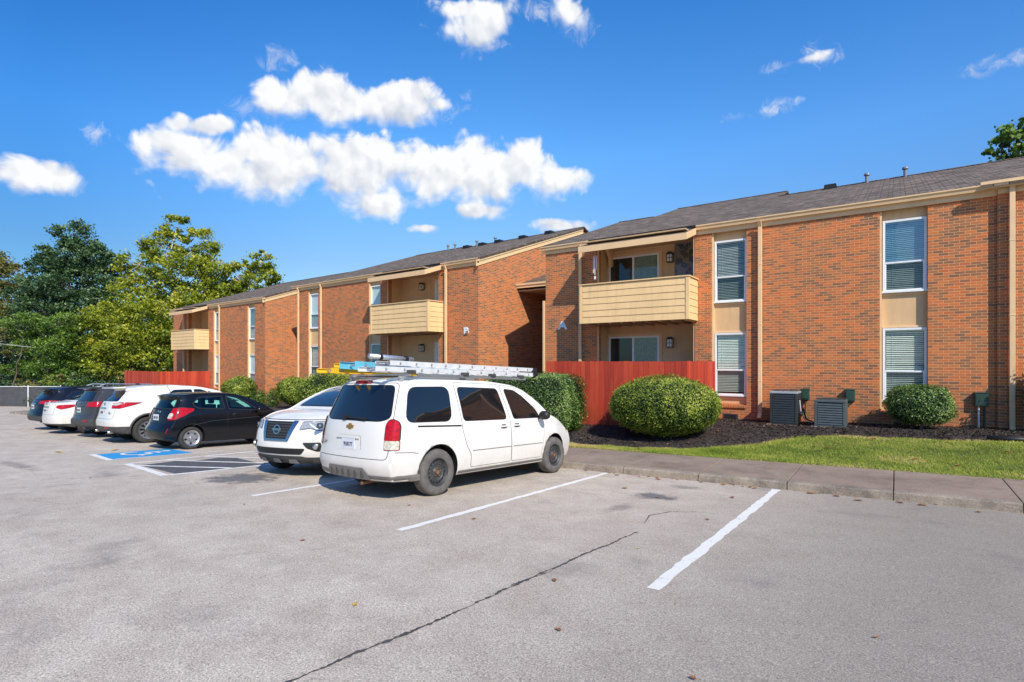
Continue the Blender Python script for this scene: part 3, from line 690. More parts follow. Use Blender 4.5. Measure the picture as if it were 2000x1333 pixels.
def roof_vent(parent, x, y, kind, z0=5.665, y0=-.16):
    z = z0+SLOPE*(y-y0)
    if kind == 'box':
        return MB().prism([(x-.22, z-.06), (x+.22, z-.06), (x+.19, z+.11), (x-.19, z+.11)], 'y', y-.22, y+.2).build('roof_vent', 'black', parent, fixn=True)
    return MB().lathe([(.0, -.1), (.055, -.1), (.055, .24), (.0, .24)], 'z', 10, c=(x, y, z)).lathe([(.055, .26), (.10, .26), (.085, .33), (.0, .36)], 'z', 10, c=(x, y, z)).build('vent_pipe', 'grey_metal', parent, smooth=False)
def foundation_vent(parent, x):
    m = MB(); m.box(x-.21, x+.21, -.012, -.001, -.13, .03, 0)
    for i in range(5): m.box(x-.17, x+.17, -.02, -.013, -.105+.026*i, -.093+.026*i, 1)
    return m.build('foundation_vent', ['cladding', 'black'], parent)

def facade(name, label, loc, rotz, L, segs, cols, rec, bal, porch, ridges, spouts, lamp, door, style, letter_spec=None, mirror=False, colkw=None, ends=(0, 0), vents=()):
    b = empty(name, label, 'building', loc, rotz)
    for x0, x1 in segs: MB().box(x0, x1, 0, .3, -1.2, 5.58).build('brick_wall', 'brick', b)
    for i, (x0, x1) in enumerate(cols): column(b, x0, x1, **(colkw[i] if colkw else {}))
    recess(b, rec[0], rec[1], .9, lamp, door, style); balcony(b, *bal); porch_roof(b, *porch)
    for a, c in ((-ends[0], porch[0]-.03), (porch[1]+.03, L+ends[1])):
        if c-a > .1: gutter(b, a, c)
    frieze(b, 0, rec[0]-.01); frieze(b, rec[1]+.01, L)
    for r in ridges: roof(b, *r)
    for s in spouts: downspout(b, s)
    if letter_spec: letter(b, *letter_spec)
    for v in vents: roof_vent(b, *v)
    return b
# block A (world x = local x - 10.33)
GB = ('window_glass_blue', 'window_glass'); GG = ('window_glass', 'screened_glass')
A = facade('apartment_building', 'two storey brick apartment building lettered A with red fenced patio', (-10.33, 16.9, 0), 0, 12.25,
    [(0, 2.03), (5.31, 5.81), (6.79, 9.99), (10.97, 12.25)], [(5.81, 6.79), (9.99, 10.97)], (2.03, 5.31), (1.87, 5.40, .9, .9), (1.90, 5.36),
    [(-.1, 1.58, 6.6), (1.58, 6.46, 9.8), (6.46, 11.95, 7.35)], [1.45, 7.17], 4.275, (2.07, 3.88), 'slide', ('A', .71, -.022, 2.71, .245, 1.35),
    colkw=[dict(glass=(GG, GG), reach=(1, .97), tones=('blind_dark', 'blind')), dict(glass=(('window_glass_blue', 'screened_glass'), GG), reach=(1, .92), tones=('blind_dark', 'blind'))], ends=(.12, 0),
    vents=[(8.3, 7.1, 'box'), (9.45, 7.2, 'pipe'), (10.6, 7.2, 'pipe')])
gable(A, 0, .3, 8); MB().box(0, 12.25, 14.7, 15, -1.2, 5.3).build('rear_wall', 'brick', A)
foundation_vent(A, 6.35); foundation_vent(A, 10.5)
# tall panel at the right of the upper recess
MB().box(4.44, 5.27, .86, .895, 4.3, 5.39).build('leaded_window', 'leaded', A)
MB().box(4.40, 4.44, .85, .898, 4.26, 5.43).box(5.27, 5.30, .85, .898, 4.26, 5.43).box(4.44, 5.27, .85, .898, 5.39, 5.43).box(4.44, 5.27, .85, .898, 4.26, 4.3).box(4.84, 4.86, .85, .898, 4.3, 5.39).build('leaded_window_frame', 'grey_metal', A)
m = MB().prism([(.88, 5.42), (.88, 4.95), (.84, 4.86), (.78, 4.86), (.74, 4.95), (.70, 5.2), (.45, 5.42)], 'x', 2.10, 2.22); m.build('bracket', 'trim', A, fixn=True)
# right-hand wing of block A, standing slightly forward
W = 12.25
MB().box(W, W+4.2, -.10, .25, -1.2, 5.66).build('wing_wall', 'brick', A); MB().box(W+4.201, W+12, .8, 1.1, -1.2, 5.66).build('wing_wall', 'brick', A)
MB().box(W-.32, W+5, -.30, -.255, 5.53, 5.675).box(W-.32, W+5, -.34, -.302, 5.62, 5.69).build('wing_fascia', 'trim', A)
MB().box(W+.001, W+5, -.135, -.101, 5.42, 5.60).build('wing_frieze', 'trim', A)
roof(A, W-.30, W+14, 7.35, y0=-.34, z0=5.608)
downspout(A, W+.24, -.16, z1=5.62)
balcony(A, W+4.0, W+7.5, 1.1, .8)
MB().box(W+3.9, W+7.6, -1.3, -.35, 5.2, 5.45).build('wing_porch_roof', 'trim', A)
# breezeway between the two blocks: low roof, landing, stair, far wall added to keep the passage dark
mb = MB(); y0, z0 = 2.75, 4.90
mb.prism([(y0, z0), (13, z0+SLOPE*(13-y0)), (13, z0+SLOPE*(13-y0)-.06), (y0, z0-.06)], 'x', -3.22, -.002); mb.build('breezeway_roof', 'shingle', A, fixn=True)
MB().box(-3.22, -.002, y0-.08, y0-.005, z0-.17, z0+.005).box(-3.22, -.002, y0-.12, y0-.082, z0-.06, z0+.02).build('breezeway_fascia', 'trim', A)
MB().box(-3.2, -.01, y0+.05, 11, 4.60, 4.66).build('breezeway_ceiling', 'soffit', A)
MB().box(-3.2, -.01, 10.5, 10.8, -1.2, 6).build('breezeway_light_block', 'brick', A)
MB().box(-3.2, -.01, 5.5, 10.4, 2.6, 2.85).build('breezeway_landing', 'concrete', A)
mb = MB()
for i in range(14): mb.box(-1.5, -.2, 3.2+.26*i, 3.2+.26*i+.28, -.1+.19*i, .0+.19*i)
mb.build('stair_flight', 'black', A)
mb = MB()
for i in range(18): y = 2.75+.26*i; mb.box(-3.222, -3.19, y, y+.255, z0+SLOPE*(y-y0)+.01, z0+SLOPE*(y-y0)+.22)
mb.build('step_flashing', 'dark', A)
MB().box(-.10, -.03, -.05, .02, -.5, 3.75).build('corner_pipe', 'trim', A)
# block B, mirrored layout, slightly turned
a31 = rad(-3.1)
LB = 13.0
def mir(s): return LB-s
OB = (-13.57-LB*math.cos(a31), 17.1-LB*math.sin(a31), 0)
B = facade('apartment_building', 'two storey brick apartment building lettered B with cream balcony, behind the parked white cars', OB, a31, LB,
    [(mir(2.22), LB-.001), (mir(6.08), mir(5.64)), (mir(11.16), mir(6.96)), (0, mir(12.09))], [(mir(6.96), mir(6.08)), (mir(12.09), mir(11.16))],
    (mir(5.64), mir(2.22)), (mir(5.62), mir(1.92), .9, .9), (mir(5.62), mir(2.0)),
    [(mir(8.4), LB+.12, 8.0), (-.5, mir(8.4), 8.9)], [mir(1.72), mir(10.76), .12], mir(4.15), (mir(3.35), mir(2.3)), 'hinge', ('B', mir(.65), -.022, 2.68, .245, 1.2),
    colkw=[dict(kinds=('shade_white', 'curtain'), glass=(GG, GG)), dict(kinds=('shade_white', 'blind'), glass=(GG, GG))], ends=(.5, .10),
    vents=[(mir(1.6), 7.4, 'box'), (mir(3.3), 7.4, 'box'), (mir(5.0), 7.4, 'box'), (mir(6.2), 7.4, 'box'), (mir(6.6), 7.3, 'pipe'), (mir(7.4), 7.4, 'box'), (mir(9.3), 8.3, 'pipe'), (mir(10.2), 8.6, 'pipe'), (mir(5.3), 7.4, 'pipe')])
gable(B, LB-.3, LB, 8.0); gable(B, .0, .3, 8.9); rake(B, LB, 1, -.16, 8.0, 5.63); MB().box(0, LB, 14.7, 15, -1.2, 5.3).build('rear_wall', 'brick', B)
rake(B, mir(8.4), 1, 7.8, 9.0, 5.66+SLOPE*7.96)
# block C at the far end, one small step lower
LC = 12.73
OC = (-29.3-LC*math.cos(a31), 17.5-LC*math.sin(a31), -.43)
def mc(s): return LC-s
C = facade('apartment_building', 'farthest two storey brick apartment building beside the tall trees', OC, a31, LC,
    [(0, mc(10.45)), (mc(7.2), mc(6.48)), (mc(5.56), mc(2.05)), (mc(1.17), LC-.001)], [(mc(6.48), mc(5.56)), (mc(2.05), mc(1.17))],
    (mc(10.45), mc(7.2)), (mc(10.6), mc(7.05), .9, .9), (mc(10.6), mc(7.05)), [(-.15, LC+.12, 7.9)], [mc(10.75), mc(5.42)], None, (mc(8.75), mc(7.35)), 'slide', None,
    colkw=[dict(kinds=('blind', 'shade_white'), glass=(GB, GG)), dict(kinds=('blind', 'shade_white'), glass=(GB, GG))], ends=(.15, .10))
gable(C, LC-.3, LC, 7.9); gable(C, 0, .3, 7.9); rake(C, LC, 1, -.16, 7.9, 5.63); MB().box(0, LC, 14.7, 15, -1.2, 5.3).build('rear_wall', 'brick', C)

# red patio fences
def fence_run(mb, tints, p, q, z0, z1, w=.142):
    p = Vector(p); q = Vector(q); L = (q-p).length; d = (q-p)/L; nrm = Vector((d.y, -d.x)); n = int(L/w)
    for i in range(n):
        a = p+d*(L*i/n+.003); b = p+d*(L*(i+1)/n-.003); o = random.uniform(0, .008); h = random.uniform(-.008, .008); k = random.random()
        for (c, e) in ((a, b),):
            c0 = c+nrm*o; e0 = e+nrm*o; c1 = c0-nrm*.02; e1 = e0-nrm*.02
            mb.hexa([(c0.x, c0.y, z0), (e0.x, e0.y, z0), (e1.x, e1.y, z0), (c1.x, c1.y, z0), (c0.x, c0.y, z1+h), (e0.x, e0.y, z1+h), (e1.x, e1.y, z1+h), (c1.x, c1.y, z1+h)])
            tints += [k]*6
def patio_fence(label, pts, z0, z1):
    mb = MB(); t = []
    for a, b in zip(pts[:-1], pts[1:]): fence_run(mb, t, a, b, z0, z1)
    for a, b in zip(pts[:-1], pts[1:]):
        for zz in (z0+.35, z1-.3):
            d = (Vector(b)-Vector(a)).normalized(); nn = Vector((-d.y, d.x)); A1 = Vector(a)+nn*.024; B1 = Vector(b)+nn*.024; A2 = A1+nn*.04; B2 = B1+nn*.04
            mb.hexa([(A1.x, A1.y, zz), (B1.x, B1.y, zz), (B2.x, B2.y, zz), (A2.x, A2.y, zz), (A1.x, A1.y, zz+.09), (B1.x, B1.y, zz+.09), (B2.x, B2.y, zz+.09), (A2.x, A2.y, zz+.09)]); t += [.5]*6
    o = mb.build('patio_fence', 'red_fence', fixn=True); at = o.data.attributes.new('tint', 'FLOAT', 'FACE'); at.data.foreach_set('value', t); return tag(o, label, 'fence')
patio_fence('red board fence around the patio below the balcony of building A', [(-8.66, 16.88), (-8.66, 14.2), (-4.42, 14.2), (-4.42, 16.88)], -.42, 1.57)
ca, sa = math.cos(a31), math.sin(a31)
def cw(s, out): return (-29.3-s*ca+out*sa, 17.5-s*sa-out*ca)
patio_fence('distant red board fence in front of the farthest brick building', [cw(12.9, 2.9), cw(6.9, 2.9), cw(6.9, .02)], -1.3, .97)

# ------------------------------------------------------------------ vehicles
def eval_mesh(o):
    bpy.context.view_layer.update()
    return bpy.data.meshes.new_from_object(o.evaluated_get(bpy.context.evaluated_depsgraph_get()))
def pl(pr, t):
    return interp(pr, t)
def smooth_pl(pr, t, h):
    return (pl(pr, t-h)+2*pl(pr, t)+pl(pr, t+h))/4
class Car:
    """body = box grid pushed through profile curves; x=0 rear axle, +x forward, z=0 ground"""
    def __init__(s, root, p):
        s.p = p; s.root = root; s.W = p['W']; s.xa, s.xb = p['x']
        s.wheels = []
        xa, xb = s.xa, s.xb; L = xb-xa
        U = [0, .006, .018, .04, .07]+list(np.linspace(.10, .90, 46))+[.93, .96, .982, .994, 1]
        Vv = [0, .25, .5, .7, .84, .93, .975, 1]; Vv = [-t for t in Vv[:0:-1]]+Vv
        Wv = [0, .03, .08, .16, .25, .34, .43, .52, .61, .69, .77, .85, .91, .955, .985, 1]
        def P(u, v, w):
            x0 = xa+L*u
            zt = smooth_pl(p['top'], x0, .06); zb = smooth_pl(p['bot'], x0, .05)
            z = zb+(zt-zb)*w
            y = v*s.W*smooth_pl(p['side'], z, .025)*smooth_pl(p['plan'], x0, .08)
            if w > .999: z -= p.get('crown', .03)*(abs(v)**2.5)
            fr = max(0, 1-(x0-xa)/(.36*L))**2; ff = max(0, 1-(xb-x0)/(.36*L))**2
            vr = abs(v)**3
            x = x0+fr*(smooth_pl(p['rear'], z, .02)+p.get('rc', .12)*vr)-ff*(smooth_pl(p['front'], z, .02)+p.get('fc', .25)*vr)
            return (x, y, z)
        idx = {}; vs = []; fs = []
        def vid(i, j, k):
            key = (i, j, k)
            if key not in idx: idx[key] = len(vs); vs.append(P(U[i], Vv[j], Wv[k]))
            return idx[key]
        nu, nv, nw = len(U)-1, len(Vv)-1, len(Wv)-1
        for i in range(nu):
            for j in range(nv):
                fs.append((vid(i, j, nw), vid(i+1, j, nw), vid(i+1, j+1, nw), vid(i, j+1, nw))); fs.append((vid(i, j, 0), vid(i, j+1, 0), vid(i+1, j+1, 0), vid(i+1, j, 0)))
            for k in range(nw):
                fs.append((vid(i, 0, k), vid(i+1, 0, k), vid(i+1, 0, k+1), vid(i, 0, k+1))); fs.append((vid(i, nv, k), vid(i, nv, k+1), vid(i+1, nv, k+1), vid(i+1, nv, k)))
        for j in range(nv):
            for k in range(nw):
                fs.append((vid(0, j, k), vid(0, j, k+1), vid(0, j+1, k+1), vid(0, j+1, k))); fs.append((vid(nu, j, k), vid(nu, j+1, k), vid(nu, j+1, k+1), vid(nu, j, k+1)))
        me = bpy.data.meshes.new('body'); me.from_pydata(vs, [], fs); me.update()
        o = bpy.data.objects.new('body', me); COL.objects.link(o); o.modifiers.new('s', 'SUBSURF').levels = 1
        me2 = eval_mesh(o); o.modifiers.clear(); o.data = me2; s.body = o
        s.bm = bmesh.new(); s.bm.from_mesh(me2); s.bvh = BVHTree.FromBMesh(s.bm)
    def cast(s, org, d):
        h = s.bvh.ray_cast(Vector(org), Vector(d))
        if h[0] is None:
            # graze: fall back on the nearest surface point to the closest approach
            q = Vector(org)+Vector(d)*Vector(d).dot(Vector((s.xa+.5, 0, .8))-Vector(org)); h = s.bvh.find_nearest(q)
        return h[0], h[1]
    def frame(s, axis):
        """returns f(a,b)->(origin, dir)"""
        if axis == 'R': return lambda a, b: ((a, -4, b), (0, 1, 0))
        if axis == 'L': return lambda a, b: ((a, 4, b), (0, -1, 0))
        if axis == 'rear': return lambda a, b: ((-6, a, b), (1, 0, 0))
        if axis == 'front': return lambda a, b: ((9, a, b), (-1, 0, 0))
        if axis == 'top': return lambda a, b: ((a, b, 4), (0, 0, -1))
        if isinstance(axis, tuple):   # (azimuth deg of travel, pivot x, pivot y): a measured to the right of travel
            t = rad(axis[0]); d = Vector((math.cos(t), math.sin(t), 0)); r = Vector((math.sin(t), -math.cos(t), 0)); c = Vector((axis[1], axis[2], 0))
            return lambda a, b: (tuple(c+r*a-d*5+Vector((0, 0, b))), tuple(d))
    def patch(s, name, poly, axis, off, mat, parent=None, r=0, grid=.06, ring=None, smooth=True):
        """surface-conforming panel: polygon in (horizontal, z), laid on the body and lifted by off"""
        if r: poly = round_poly(poly, r)
        bm = bmesh.new(); polys = [(poly, off, 0)]
        if ring: polys = [(grow(poly, ring[0]), off*.6, 1), (poly, off, 0)]
        f = s.frame(axis); V = []; F = []; MI = []
        for pp, of, mi in polys:
            bm.clear(); bm.faces.new([bm.verts.new((a, b, 0)) for a, b in pp])
            for ax in (0, 1):
                lo = min(q[ax] for q in pp); hi = max(q[ax] for q in pp); n = int((hi-lo)/grid)
                for i in range(1, n+1):
                    co = [0, 0, 0]; co[ax] = lo+(hi-lo)*i/(n+1); no = [0, 0, 0]; no[ax] = 1
                    bmesh.ops.bisect_plane(bm, geom=bm.verts[:]+bm.edges[:]+bm.faces[:], plane_co=co, plane_no=no)
            bm.verts.index_update(); base = len(V)
            for v in bm.verts:
                o, d = f(v.co.x, v.co.y); h, nn = s.cast(o, d); V.append(tuple(h+nn*of*.5-Vector(d)*of*.5))
            for q in bm.faces: F.append([base+v.index for v in q.verts]); MI.append(mi)
        bm.free(); me = bpy.data.meshes.new(name); me.from_pydata(V, [], F)
        me.materials.append(M[mat] if isinstance(mat, str) else mat)
        if ring: me.materials.append(M[ring[1]])
        me.polygons.foreach_set('material_index', MI)
        # make every face look out of the body
        b2 = bmesh.new(); b2.from_mesh(me); d0 = Vector(f(poly[0][0], poly[0][1])[1])
        for q in b2.faces:
            q.normal_update()
            if q.normal.dot(d0) > 0: q.normal_flip()
            q.smooth = smooth
        b2.to_mesh(me); b2.free(); me.update()
        o = bpy.data.objects.new(name, me); COL.objects.link(o); o.parent = parent or s.root; return o
    def line(s, name, pts, axis, w, off, mat, parent=None):
        V = []; F = []; f = s.frame(axis); P = []
        for a, b in zip(pts[:-1], pts[1:]):
            k = max(1, int(math.dist(a, b)/.06)); P += [lp(a, b, i/k) for i in range(k)]
        P.append(pts[-1])
        for i, p in enumerate(P):
            q = P[min(i+1, len(P)-1)]; o = P[max(i-1, 0)]; d = Vector((q[0]-o[0], q[1]-o[1])).normalized(); n = Vector((-d.y, d.x))*w/2
            for sg in (-1, 1):
                og, dr = f(p[0]+n.x*sg, p[1]+n.y*sg); h, nn = s.cast(og, dr); V.append(tuple(h+nn*off*.5-Vector(dr)*off*.5))
        for i in range(len(P)-1): F.append((2*i, 2*i+1, 2*i+3, 2*i+2))
        me = bpy.data.meshes.new(name); me.from_pydata(V, [], F); me.materials.append(M[mat]); o = bpy.data.objects.new(name, me); COL.objects.link(o); o.parent = parent or s.root; return o
    def both(s, fn):
        return [fn('R'), fn('L')]
    def bool(s, cutter):
        md = s.body.modifiers.new('b', 'BOOLEAN'); md.operation = 'DIFFERENCE'; md.solver = 'EXACT'; md.object = cutter
        me = eval_mesh(s.body); s.body.modifiers.clear(); s.body.data = me; bpy.data.objects.remove(cutter)
    def finish(s, paint_mat, cladding=None, clad_mat='cladding', tunnels=()):
        p = s.p
        for x in p['axles']:
            for sg in (-1, 1):
                mb = MB(); y0, y1 = (-s.W-.2, -s.W+.27) if sg < 0 else (s.W-.27, s.W+.2); R = p['arch']; pts = [(x+R*math.cos(2*math.pi*i/40), p['R']+.015+R*math.sin(2*math.pi*i/40)) for i in range(40)]
                mb.prism(pts, 'y', y0, y1); s.bool(mb.build('cut', 'black', fixn=True))
        for poly, axis, a, b in tunnels:
            mb = MB().prism(poly, axis, a, b); s.bool(mb.build('cut', 'black', fixn=True))
        bm = bmesh.new(); bm.from_mesh(s.body.data)
        if cladding:
            bmesh.ops.bisect_plane(bm, geom=bm.verts[:]+bm.edges[:]+bm.faces[:], plane_co=(0, 0, cladding), plane_no=(0, 0, 1))
        s.body.data.materials.clear()
        for m in (paint_mat, 'black', clad_mat, 'seat_cloth'): s.body.data.materials.append(M[m])
        R = p['arch']
        for f in bm.faces:
            c = f.calc_center_median(); f.material_index = 0; f.smooth = True
            well = any((c.x-x)**2+(c.z-p['R']-.015)**2 < (R*1.002)**2 for x in p['axles'])
            surf = s.bvh.find_nearest(c)
            inside = surf[3] > .004
            if inside: f.material_index = 1 if (well or c.z < .75) else 3; f.smooth = False
            elif f.normal.z < -.7 and c.z < .5: f.material_index = 1
            elif cladding and c.z < cladding: f.material_index = 2
        bm.to_mesh(s.body.data); bm.free(); s.body.parent = s.root; s.body.data.update()
        for x in p['axles']:
            for sg in (-1, 1): s.wheel(x, sg)
    def wheel(s, x, sg):
        p = s.p; R = p['R']; w = p.get('tw', .21); yo = s.W*p.get('track', .985)
        c = (x, 0, R); f = -sg
        def Y(t): return sg*(yo-t)
        rr = R*p.get('rimf', .66)
        prof = [(rr*.98, Y(.02)), (rr+.012, Y(.004)), (R*.86, Y(-.004)), (R*.95, Y(.010)), (R*.992, Y(.035)), (R, Y(.06)), (R, Y(w-.06)), (R*.99, Y(w-.03)), (R*.93, Y(w)), (rr*.98, Y(w-.02))]
        if sg > 0: prof = prof
        t = MB().lathe(prof, 'y', 40, 0, c).build('wheel', p.get('tyre', 'rubber'), s.root, smooth=True, fixn=True)
        m = MB(); st = p['rim']; cx, cz = x, R
        if st == 'steel':
            m.lathe([(0, Y(.030)), (.045, Y(.028)), (.075, Y(.055)), (rr*.55, Y(.050)), (rr*.62, Y(.035)), (rr*.86, Y(.052)), (rr*.93, Y(.030)), (rr*1.0, Y(.008)), (rr*1.0, Y(.09))], 'y', 40, 0, c)
            for i in range(16):
                a = 2*math.pi*i/16; hx, hz = cx+rr*.74*math.cos(a), cz+rr*.74*math.sin(a); q = []
                for k in range(8):
                    b = 2*math.pi*k/8; u, v = .019*math.cos(b), .014*math.sin(b); q.append((hx+u*math.cos(a)-v*math.sin(a), Y(.040), hz+u*math.sin(a)+v*math.cos(a)))
                m.face(q, 1)
            for i in range(5):
                a = 2*math.pi*i/5+.3; m.tube((cx+.06*math.cos(a), Y(.05), cz+.06*math.sin(a)), (cx+.06*math.cos(a), Y(.025), cz+.06*math.sin(a)), .011, 6, 2)
            m.tube((cx, Y(.04), cz), (cx, Y(.018), cz), .032, 12, 2)
            m.build('rim', ['steel_wheel', 'dark', 'rust'], t, fixn=False)
        else:
            n = st; m.lathe([(rr*.80, Y(.035)), (rr*.90, Y(.015)), (rr, Y(.004)), (rr, Y(.06)), (rr*.82, Y(.07))], 'y', 40, 0, c)
            m.lathe([(0, Y(.09)), (rr*.9, Y(.095))], 'y', 24, 1, c)
            m.lathe([(0, Y(.018)), (rr*.16, Y(.020)), (rr*.24, Y(.035)), (rr*.26, Y(.07))], 'y', 24, 0, c)
            for i in range(n):
                a = 2*math.pi*i/n+.25; d = Vector((math.cos(a), math.sin(a))); e = Vector((-d.y, d.x)); w0, w1 = (.085*5/n+.012, .062*5/n+.012) if n <= 6 else (.032, .028)
                q = []
                for yy in (.030, .075):
                    for (rad_, hw, dy) in ((rr*.18, w0*.8, 0), (rr*.55, w1, -.006), (rr*.88, w0, .002)):
                        for sg2 in (-1, 1): pt = d*rad_+e*hw*sg2*.75; q.append((cx+pt.x, Y(yy+dy), cz+pt.y))
                i0 = len(m.v); m.v += q
                for a4 in ((0, 1, 3, 2), (2, 3, 5, 4), (0, 2, 8, 6), (2, 4, 10, 8), (1, 7, 9, 3), (3, 9, 11, 5)): m.f.append(tuple(i0+k for k in a4)); m.m.append(0)
            m.build('rim', ['alloy', 'black'], t, fixn=False)
def round_poly(poly, r, n=4):
    out = []; N = len(poly)
    for i in range(N):
        p = Vector(poly[i]); a = Vector(poly[i-1]); b = Vector(poly[(i+1) % N]); da = (a-p); db = (b-p); rr = min(r, da.length*.45, db.length*.45)
        s0 = p+da.normalized()*rr; s1 = p+db.normalized()*rr
        for k in range(n+1):
            t = k/n; q = s0*(1-t)**2+p*2*t*(1-t)+s1*t*t; out.append((q.x, q.y))
    return out
def grow(poly, w):
    N = len(poly); ar = sum(poly[k][0]*poly[(k+1) % N][1]-poly[(k+1) % N][0]*poly[k][1] for k in range(N)); sg = 1 if ar > 0 else -1; out = []
    for i in range(N):
        p = Vector(poly[i]); d0 = (p-Vector(poly[i-1])).normalized(); d1 = (Vector(poly[(i+1) % N])-p).normalized()
        n0 = Vector((d0.y, -d0.x))*sg; n1 = Vector((d1.y, -d1.x))*sg; n = (n0+n1); n = n/max(.4, n.dot(n0)) if n.length > 1e-6 else n0; out.append((p.x+n.x*w, p.y+n.y*w))
    return out
def place(root, x, y, head):
    """stand a vehicle on the sloping lot; head = compass turn of its nose from +Y towards +X"""
    h = rad(head); n = Vector((-SX, .05, 1)).normalized(); f = Vector((math.sin(h), math.cos(h), 0)); f.z = SX*f.x-.05*f.y; f.normalize(); l = n.cross(f)
    Mx = Matrix((f, l, n)).transposed().to_4x4(); Mx.translation = Vector((x, y, lot_z(x, y))); root.matrix_world = Mx
def text_on(root, s, loc, rot, size, mat, name='lettering', ext=.002, bold=0, sx=1):
    cu = bpy.data.curves.new('t', 'FONT'); cu.body = s; cu.size = size; cu.extrude = ext; cu.offset = bold; cu.align_x = 'CENTER'; cu.align_y = 'CENTER'
    o = bpy.data.objects.new('t', cu); COL.objects.link(o); me = eval_mesh(o); bpy.data.objects.remove(o); me.materials.clear(); me.materials.append(M[mat])
    q = bpy.data.objects.new(name, me); COL.objects.link(q); q.parent = root; q.location = loc; q.rotation_euler = rot; q.scale = (sx, 1, 1); return q
REAR = (rad(90), 0, rad(-90)); FRONT = (rad(90), 0, rad(90))
def plate(c, x, y, z, txt, tilt=0, front=False, w=.305, h=.152):
    o = MB().box(-.004, .004, -w/2, w/2, -h/2, h/2).build('number_plate', 'plate', c.root, loc=(x, y, z), bevel=.002); o.rotation_euler.y = tilt
    if txt: text_on(o, txt, (-.006, 0, -.008), REAR, .082, 'plate_ink', bold=.001, sx=.86)
    else:
        m = MB(); yy = -.115
        for i in range(6): m.box(-.0055, -.0045, yy, yy+.028, -.04, .028); yy += .039 if i != 2 else .052
        m.build('plate_smudge', 'plate_ink', o)
    return o
def mirror(c, x, y, z, mat):
    for sg in (-1, 1):
        m = MB().lathe([(0, -.10), (.07, -.085), (.095, -.03), (.095, .05), (.06, .095), (0, .10)], 'y', 14)
        m.v = [(a*.75 if a < 0 else a*.9, b, d*.85) for a, b, d in m.v]; o = m.build('wing_mirror', mat, c.root, loc=(x, sg*y, z), smooth=True)
        MB().tube((0, -sg*.08, -.02), (.05, -sg*.2, -.07), .03, 8).build('mirror_arm', mat, o)
def handle(door, c, axis, x, z, mat, w=.17):
    f = c.frame(axis); o, d = f(x, z); h, n = c.cast(o, d); sg = -1 if axis == 'R' else 1
    q = MB().box(-w/2, w/2, -.016, .016, -.014, .018).build('door_handle', mat, door, loc=(h.x, h.y+sg*.026, h.z), bevel=.012)
    MB().box(-w/2+.03, w/2-.03, -.004, .004, -.035, .035).build('handle_recess', 'cladding', q, loc=(0, -sg*.016, 0), bevel=.003)

# ---- white minivan with the roof rack
van = empty('minivan', 'white minivan with dark tinted windows and ladders on its roof rack', 'minivan')
P = dict(W=.915, x=(-1.03, 4.10), R=.345, arch=.405, axles=(0, 3.10), rim='steel', tyre='rubber_dusty', tw=.22, track=.975, rimf=.60, crown=.045, rc=.13, fc=.28,
    top=[(-1.03, 1.70), (-.85, 1.735), (-.4, 1.765), (.5, 1.775), (1.3, 1.765), (1.9, 1.71), (2.2, 1.625), (2.55, 1.44), (2.95, 1.205), (3.12, 1.13), (3.3, 1.09), (3.7, .99), (3.95, .90), (4.10, .80)],
    bot=[(-1.03, .285), (-.7, .27), (-.3, .26), (3.5, .25), (4.1, .28)],
    side=[(.2, .93), (.34, .965), (.55, .995), (.75, 1.0), (1.0, .985), (1.12, .962), (1.3, .915), (1.66, .80), (1.78, .73)],
    plan=[(-1.03, .945), (-.7, .985), (.2, 1), (2.6, 1), (3.3, .965), (4.1, .83)],
    rear=[(.25, .10), (.40, .04), (.46, .0), (.60, .0), (.66, .055), (.95, .075), (1.12, .11), (1.64, .30), (1.78, .36)],
    front=[(.2, .12), (.4, .02), (.6, .0), (.75, .06), (.9, .20), (1.2, .3)])
c = Car(van, P)
